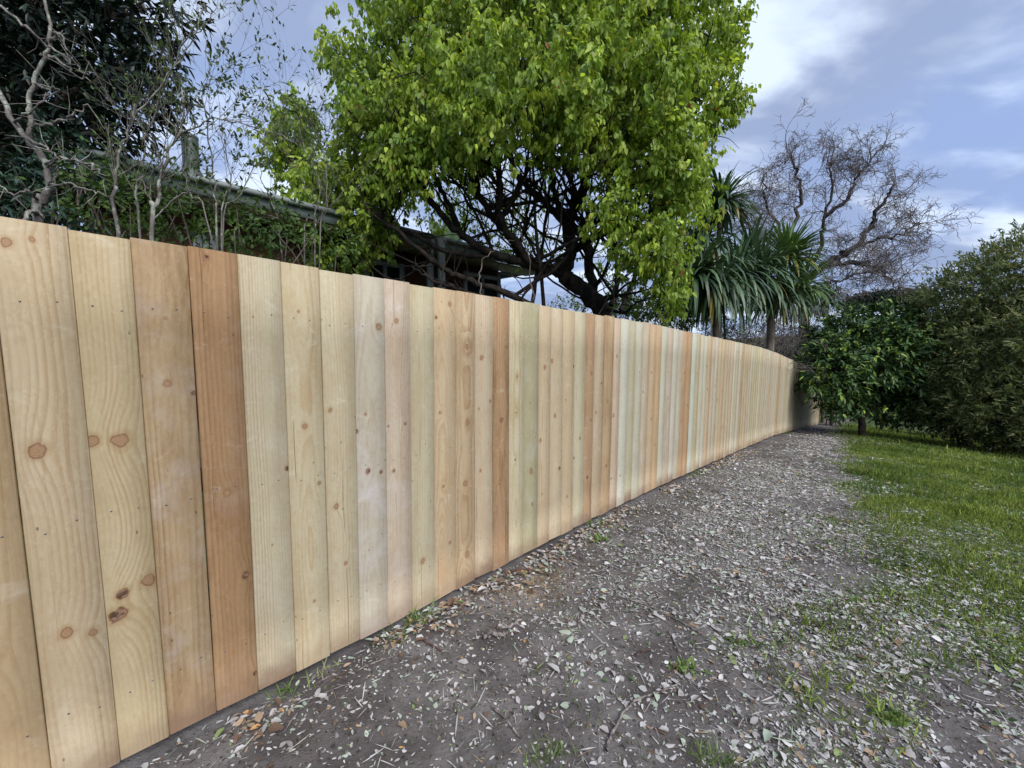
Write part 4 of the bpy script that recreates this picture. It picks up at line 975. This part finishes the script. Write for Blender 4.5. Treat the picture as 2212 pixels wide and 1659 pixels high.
bush('hedge_bush', (2340, 1000, 8.0), [(2290, 570, 8.4, 90, 100, 1.2), (2320, 740, 8.0, 110, 120, 1.2), (2330, 890, 7.8, 120, 90, 1.1), (2450, 700, 7.6, 120, 220, 1.2)], 'olive hedge bush running out of the picture on the right', 'hedge', OC, .105, .030, 40, 14, M_SMALL, G_HG, 103, inner=.6, stemn=14, down=-.3, out=1., jit=.5, twigs=10, tw=.3, nup=.2)
bush('undergrowth', (2180, 985, 8.6), [(2120, 925, 9.2, 90, 30, .6), (2230, 945, 8.4, 80, 35, .5), (2020, 915, 10.2, 60, 22, .5)], 'tangled undergrowth at the foot of the hedge, its shade put into dark leaf colours', 'undergrowth', ((.012, .018, .010), (.03, .042, .018)), .08, .03, 40, 9, M_SMALL, None, 104, inner=.2, stemn=16, twigs=60, tw=.2)  # near-black leaf colours stand in for the shade under the hedge canopy
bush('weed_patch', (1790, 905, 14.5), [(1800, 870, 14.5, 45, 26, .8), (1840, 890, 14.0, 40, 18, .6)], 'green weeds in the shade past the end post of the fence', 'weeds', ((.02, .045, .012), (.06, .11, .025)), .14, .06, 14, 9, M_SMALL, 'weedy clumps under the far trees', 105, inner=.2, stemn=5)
bush('weed_patch', (1990, 915, 12.5), [(1990, 890, 12.5, 55, 22, .6), (2050, 900, 12, 40, 20, .5), (1920, 900, 13, 40, 18, .6)], 'pale green weeds right of the fruit tree trunk', 'weeds', ((.03, .06, .018), (.09, .15, .04)), .12, .05, 16, 9, M_SMALL, 'weedy clumps under the far trees', 106, inner=.2, stemn=5)
def wire_fence():
    root = thing('wire_fence', on_ground(1905, 925), 'old post and wire fence in the shade behind the fruit tree', 'fence')
    P = [at(px, 925-20, d) for px, d in ((1795, 14.8), (1905, 13.6), (2047, 12.2), (2150, 11.2))]
    for q in P: q[2] = gz(to_st(q)[0])
    for q in P: b = MB(); b.tube([q-[0, 0, .1], q+[0, 0, 1.15], q+[0, 0, 1.16]], [.045, .04, .001], 7); b.build('post', M_POST, root, True)
    for h in (.35, .7, 1.05):
        b = MB(); b.tube(np.array([q+[0, 0, h] for q in P]), .004, 4); b.build('wire', M_WIRE, root)
wire_fence()

# ------------------------------------------------------------------ hills and the trees on them
def build_hill():
    m, N = mat('dry_hillside'); n = N.noise(N.pos(), .08, 4)
    N.out(N.bsdf(N.mix(N.ramp(n, .35, .65), (.05, .06, .03), (.14, .12, .07)), 1., None, .1))
    xs = np.linspace(20, 420, 60); rows = []
    top = np.interp(xs, [20, 90, 120, 150, 200, 420], [2, 7, 11, 13, 12, 14]) + np.sin(xs*.09)*.8
    for f, hgt in ((0, 0), (.3, .35), (.6, .8), (.8, 1), (1.2, 1.02), (2, .9)):
        rows.append(np.stack([xs*(1+f*.12), 105+f*60+0*xs, -3.0+(top+1.5)*hgt], -1))
    V = np.array(rows); k, n = V.shape[:2]; idx = np.arange(k*n).reshape(k, n); Fq = np.stack([idx[:-1, :-1], idx[:-1, 1:], idx[1:, 1:], idx[1:, :-1]], -1)
    b = MB(); b.add(V.reshape(-1, 3), Fq.reshape(-1, 4)); tag(b.build('hill', m, None, True), kind='structure')
build_hill()
for k, (px, py, rx, ry) in enumerate([(1838, 652, 16, 12), (1868, 645, 20, 16), (1902, 640, 20, 14), (1935, 637, 22, 14), (1968, 636, 20, 13), (2000, 634, 20, 14)]):
    bush('distant_tree', (px, 672, 125), [(px, py, 125, rx, ry*.6, 2.), (px+5, py+12, 125, rx*.9, ry*.9, 2.), (px-6, py+14, 126, rx*.7, ry*.5, 1.5)], 'dark flat topped tree on the far hill, number %s from the left along the skyline' % ('one', 'two', 'three', 'four', 'five', 'six')[k], 'tree', ((.018, .03, .024), (.045, .06, .05)), .8, .5, 4.5, 7, M_SMALL, 'dark trees on the far hill', 120+k, inner=.3, stemn=3, tw=1.0)

# ------------------------------------------------------------------ what lies on the ground
def scatter(rng, n, s_rng, t_rng, maskf, pw=1.0):
    S = rng.uniform(*s_rng, n); T = rng.uniform(*t_rng, n); m_ = maskf(S, T); k = rng.random(n) < m_**pw; return S[k], T[k]
def build_litter():
    rng = np.random.default_rng(200); mb = MB()
    cols = np.array([(.39, .375, .375), (.45, .435, .43), (.30, .28, .275), (.30, .35, .29), (.36, .40, .33), (.30, .22, .15), (.13, .085, .06), (.42, .24, .10), (.17, .22, .09)])
    pr = np.array([.30, .22, .18, .11, .07, .06, .06, .006, .03]); pr = pr/pr.sum()
    def put(S, T, L0, L1, wr, lift=.004):
        n = len(S); P = ground_pt(S, T, rng.uniform(0, lift, n) + .002); a = rng.uniform(0, 2*math.pi, n)
        D = np.stack([np.cos(a), np.sin(a), rng.normal(0, .12, n)], -1); L = rng.uniform(L0, L1, n)*np.exp(rng.normal(0, .2, n))
        c = cols[rng.choice(len(cols), n, p=pr)]*(1+rng.normal(0, .14, (n, 1)))
        mb.leaves(P, D, np.array([0, 0, 1.0])+rng.normal(0, .28, (n, 3)), L, L*rng.uniform(*wr, n), np.clip(c, .01, .9), rng.choice([.25, -.2, .08]), rng.uniform(-.15, .2))
    wide = lambda s, t: np.clip(litter_mask(s, t), 0, 1)
    for k in range(6):
        S, T = scatter(rng, 5200, (-.9, 7), (.0, 4.6), wide); put(S, T, .018, .046, (.4, .75), .01)
        S, T = scatter(rng, 30000, (-.9, 7), (.0, 4.6), lambda s, t: np.maximum(wide(s, t), .26)); put(S, T, .008, .024, (.25, .7))
        S, T = scatter(rng, 9000, (6.5, 18), (.1, 4.6), lambda s, t: wide(s, t)*.8); put(S, T, .022, .055, (.3, .6), .004)
        S, T = scatter(rng, 3600, (-.9, 6), (.0, 3.5), lambda s, t: wide(s, t)*.7+.12); put(S, T, .03, .09, (.03, .07), .012)     # needles and straws
    for k in range(3):                                    # crumbs of soil and bark
        cc = cols; cols = np.array([(.05, .042, .04), (.09, .08, .078), (.13, .10, .08)]); p0_ = pr; pr = np.array([.5, .35, .15])
        S, T = scatter(rng, 12000, (-.9, 5.5), (.0, 3.2), lambda s, t: .5+.4*vnoise(s, t, 6, 71)); put(S, T, .005, .016, (.4, .9), .004); cols = cc; pr = p0_
    # brown leaves heaped against the boards
    S = rng.uniform(.3, 8, 2600); T = np.abs(rng.normal(0, .12, 2600))+.01; k = vnoise(S, T, 3, 31) > -.1
    pr[:] = [.16, .08, .16, .05, .03, .26, .22, .015, .02]; pr /= pr.sum(); put(S[k], T[k], .02, .05, (.3, .7), .02)
    tag(mb.build('leaf_litter', M_LITTER, None, False, (0, 0, 0)), 'pale dry leaves and bits strewn over the bare soil beside the fence', 'leaf litter', None, 'stuff')
build_litter()
def build_grass():
    rng = np.random.default_rng(210); mb = MB()
    def put(S, T, L0, L1, W, ca, cb):
        n = len(S); P = ground_pt(S, T, -.004); D = np.array([0, 0, 1.0]) + rng.normal(0, .55, (n, 3)); D[:, 2] = np.abs(D[:, 2])+.15
        pn = np.clip(.5+.45*vnoise(S, T, 2.2, 41), 0, 1); c = mixcol(ca, cb, np.clip(pn+.3*vnoise(S, T, 7, 44)+rng.normal(0, .22, n), 0, 1)); st_ = rng.random(n) < .05; c[st_] = (.22, .2, .09)
        mb.leaves(P, D, rng.normal(0, 1, (n, 3)), rng.uniform(L0, L1, n)*np.clip(1+.7*vnoise(S, T, 5, 43), .45, 2), W*rng.uniform(.6, 1.3, n), c, .1, .35)
    gm = lambda s, t: np.clip(grass_mask(s, t)*1.15-.12, 0, 1)
    A, B = (.10, .18, .04), (.31, .39, .10)
    S, T = scatter(rng, 60000, (2, 6.5), (1.0, 5), gm, 1.2); put(S, T, .02, .055, .0045, A, B)
    S, T = scatter(rng, 60000, (5.5, 11), (.8, 5), gm, 1.2); put(S, T, .03, .07, .007, A, B)
    S, T = scatter(rng, 26000, (11, 20), (.2, 6), gm, 1.2); put(S, T, .05, .10, .012, A, B)
    S, T = scatter(rng, 60000, (-.9, 5), (.3, 3.6), lambda s, t: (np.clip(grass_mask(s, t), 0, .6)+.08)*(vnoise(s, t, 6, 51) > -.05)); put(S, T, .012, .045, .0035, (.09, .12, .06), (.20, .24, .12))
    S, T = scatter(rng, 7000, (-.5, 9), (.02, 1.6), lambda s, t: (vnoise(s, t, 4.5, 52) > .62)*.8); put(S, T, .015, .05, .0035, (.05, .08, .03), (.13, .17, .06))
    tag(mb.build('grass', M_GRASS, None, False, (0, 0, 0)), 'short green grass on the right of the leaf strewn soil', 'grass', None, 'stuff')
    mb2 = MB(); S, T = scatter(rng, 16000, (1.2, 10), (1.0, 4.6), lambda s, t: np.clip(grass_mask(s, t)+.15, 0, 1)*(vnoise(s, t, 3.1, 61) > .05)*.8)
    n = len(S); a = rng.uniform(0, 6.28, n); D = np.stack([np.cos(a), np.sin(a), rng.uniform(.1, .9, n)], -1); c = mixcol((.04, .09, .025), (.15, .22, .09), rng.random(n))
    mb2.leaves(ground_pt(S, T, .008), D, np.array([0, 0, 1.0])+rng.normal(0, .3, (n, 3)), rng.uniform(.015, .035, n), rng.uniform(.010, .022, n), c)
    tag(mb2.build('ground_cover', M_GRASS, None, False, (0, 0, 0)), 'low round leaved weeds mixed through the grass at the right', 'weeds', None, 'stuff')
build_grass()

def tuft(px, py, label, h, n, cols, seed, w=.006, wide=.05):
    rng = np.random.default_rng(seed); c = on_ground(px, py); mb = MB(); P = c + np.stack([rng.normal(0, wide, n), rng.normal(0, wide*.6, n), np.zeros(n)], -1); s, t = to_st(P); P = ground_pt(s, np.maximum(t, .015), -.003)
    v = np.stack([rng.normal(0, .6, n), rng.normal(0, .6, n), rng.uniform(.5, 1.3, n)], -1)
    mb.straps(P, v, h*rng.uniform(.5, 1.1, n), w*rng.uniform(.7, 1.3, n), rng.uniform(.3, .9, n), mixcol(cols[0], cols[1], rng.random(n)), 4)
    tag(mb.build('grass_tuft', M_GRASS, None, False, c), label, 'weed', 'grassy weeds growing out of the bare soil')
GT = ((.07, .14, .03), (.22, .30, .09))
tuft(905, 1340, 'long bladed pale grass tuft against the boards left of the yellow clay patch', .15, 30, GT, 301)
tuft(850, 1375, 'small weed tuft at the foot of the pinkish boards', .08, 24, GT, 302)
tuft(625, 1478, 'thin grass tuft at the foot of the fence next to the brown boards', .10, 16, GT, 303)
tuft(700, 1440, 'scrap of pulled grass on the soil near the fence foot, left', .09, 14, ((.2, .25, .1), (.35, .35, .2)), 304)
tuft(1278, 1132, 'upright green grass tuft touching the fence past the clay patch', .13, 26, GT, 305)
tuft(1290, 1165, 'wide low green weed in front of the upright grass tuft', .07, 60, GT, 306, .008, .05)
tuft(1500, 1020, 'green weed at the fence foot, farthest along the boards', .10, 60, GT, 307, .008, .14)
tuft(1665, 930, 'tiny far weed clump beside the sloping fence foot', .12, 60, GT, 308, .01, .16)
tuft(1480, 1445, 'green rosette weed where the curved pale branch ends', .06, 34, GT, 309, .013, .03)
tuft(1600, 1390, 'small green weed in the leaf litter at centre right', .05, 40, GT, 310, .010, .07)
tuft(1180, 1630, 'grass clump cut by the bottom edge of the picture, left one', .07, 80, ((.08, .12, .04), (.18, .24, .09)), 311, .004, .045)
tuft(1540, 1640, 'grass clump cut by the bottom edge of the picture, right one', .07, 90, ((.08, .12, .04), (.18, .24, .09)), 312, .004, .045)
tuft(1925, 1560, 'leafy green weed clump in the lower right corner', .05, 80, GT, 313, .012, .03)
tuft(1850, 1300, 'green weed clump between the litter and the lawn', .05, 50, GT, 314, .009, .06)

def stick(pts, r0, r1, label, m_=None, lift=.006, side=(), name='stick', seed=0):
    rng = np.random.default_rng(seed+400); P = []
    for q in pts: g = on_ground(q[0], q[1]); s, t = to_st(g); P.append(ground_pt(s, t, r0+lift+(q[2] if len(q) > 2 else 0)))
    P = spline(np.array(P), 6); P += rng.normal(0, r0*.25, P.shape); mb = MB(); mb.tube(P, np.linspace(r0, r1, len(P)), 7, None, .12, rng)
    for (i, dx, dy) in side:
        a = P[int(i*(len(P)-1))]; e = a + np.array([dx, dy, .01]); mb.tube([a, (a+e)/2+rng.normal(0, .004, 3), e], [r1, r1*.8, r1*.4], 5, None, .1, rng)
    tag(mb.build(name, m_ or M_STICK, None, True), label, 'stick', 'dead sticks lying on the soil')
stick([(1310, 1632), (1318, 1600), (1332, 1570), (1350, 1540), (1385, 1512), (1430, 1495), (1468, 1480)], .0065, .0035, 'long curved pale branch lying at the bottom centre', side=((.2, .03, -.03), (.35, -.03, .02)), seed=1)
stick([(1064, 1530), (1090, 1560), (1125, 1602)], .006, .004, 'straight pale stick with a fork at the bottom, left of the curved branch', side=((.5, .01, .04), (.6, -.05, -.02)), seed=2)
stick([(1332, 1286), (1400, 1312), (1470, 1345), (1536, 1386)], .0045, .003, 'long thin brown stick pointing down to the right in the middle of the litter', seed=3)
stick([(1444, 1366), (1462, 1400), (1476, 1442)], .004, .003, 'short upright looking twig above the green rosette weed', seed=4)
stick([(1100, 1232), (1140, 1234), (1188, 1243)], .007, .004, 'dark reddish stick next to the yellow clay patch', M_STICKDARK, seed=5)
stick([(1048, 1386), (1058, 1376), (1080, 1378), (1096, 1374)], .013, .009, 'short chunky pale stub of wood on the dark soil', seed=6)
stick([(1072, 1362), (1095, 1358), (1115, 1350), (1132, 1340)], .009, .005, 'grey knobbly stick just above the chunky wood stub', side=((.3, -.02, .03),), seed=7)
stick([(1370, 1420), (1385, 1412), (1405, 1405)], .004, .003, 'short dark twig lying right of the wood stub', M_STICKDARK, seed=8)
stick([(2033, 1470), (2080, 1515), (2130, 1567)], .0035, .002, 'thin pale stalk lying in the lower right corner', seed=9)
stick([(1681, 1334), (1750, 1372), (1813, 1417)], .0035, .002, 'thin pale stalk in the litter near the edge of the lawn', seed=10)
stick([(612, 1589), (640, 1545), (676, 1510), (760, 1481)], .003, .0018, 'wispy bent twig at the foot of the near boards', seed=11)
stick([(770, 1455), (800, 1440), (860, 1420)], .003, .002, 'thin straw coloured twig between the fence and the wood stub', seed=12)
stick([(905, 1382), (935, 1402), (955, 1412)], .005, .004, 'stubby brown stick in the debris below the pale grass tuft', M_STICKDARK, seed=13)
stick([(1965, 1350), (1990, 1372), (2012, 1395)], .003, .002, 'small pale stalk at the boundary of grass and litter', seed=14)
stick([(2110, 958), (2150, 968), (2212, 985)], .015, .01, 'pale dead branch lying in the dark under the hedge', lift=.1, seed=15)
stick([(2135, 985), (2160, 965), (2180, 945)], .013, .008, 'dead branch leaning up beneath the hedge', lift=.12, seed=16)
stick([(1655, 1052), (1700, 1056), (1745, 1058)], .006, .004, 'far tan stick lying across the leaf strewn strip', seed=17)
def build_stone():
    c = on_ground(1405, 1150); rng = np.random.default_rng(9); mb = MB(); th = np.linspace(0, math.pi, 9); ph = np.arange(14)*2*math.pi/14
    V = np.array([[math.sin(a)*math.cos(b)*.055, math.sin(a)*math.sin(b)*.034, math.cos(a)*.024] for a in th for b in ph])*(1+rng.normal(0, .04, (126, 1)))
    ca, sa = math.cos(-.3), math.sin(-.3); V = V @ np.array([[ca, sa, 0], [-sa, ca, 0], [0, 0, 1]]); i = np.arange(8)[:, None]*14; j = np.arange(14)[None]; k = (j+1) % 14
    mb.add(V + c + [0, 0, .018], np.stack(np.broadcast_arrays(i+j, i+14+j, i+14+k, i+k), -1)); tag(mb.build('stone', M_STONE, None, True), 'single oval grey stone lying on the litter beside the fence', 'stone')
build_stone()
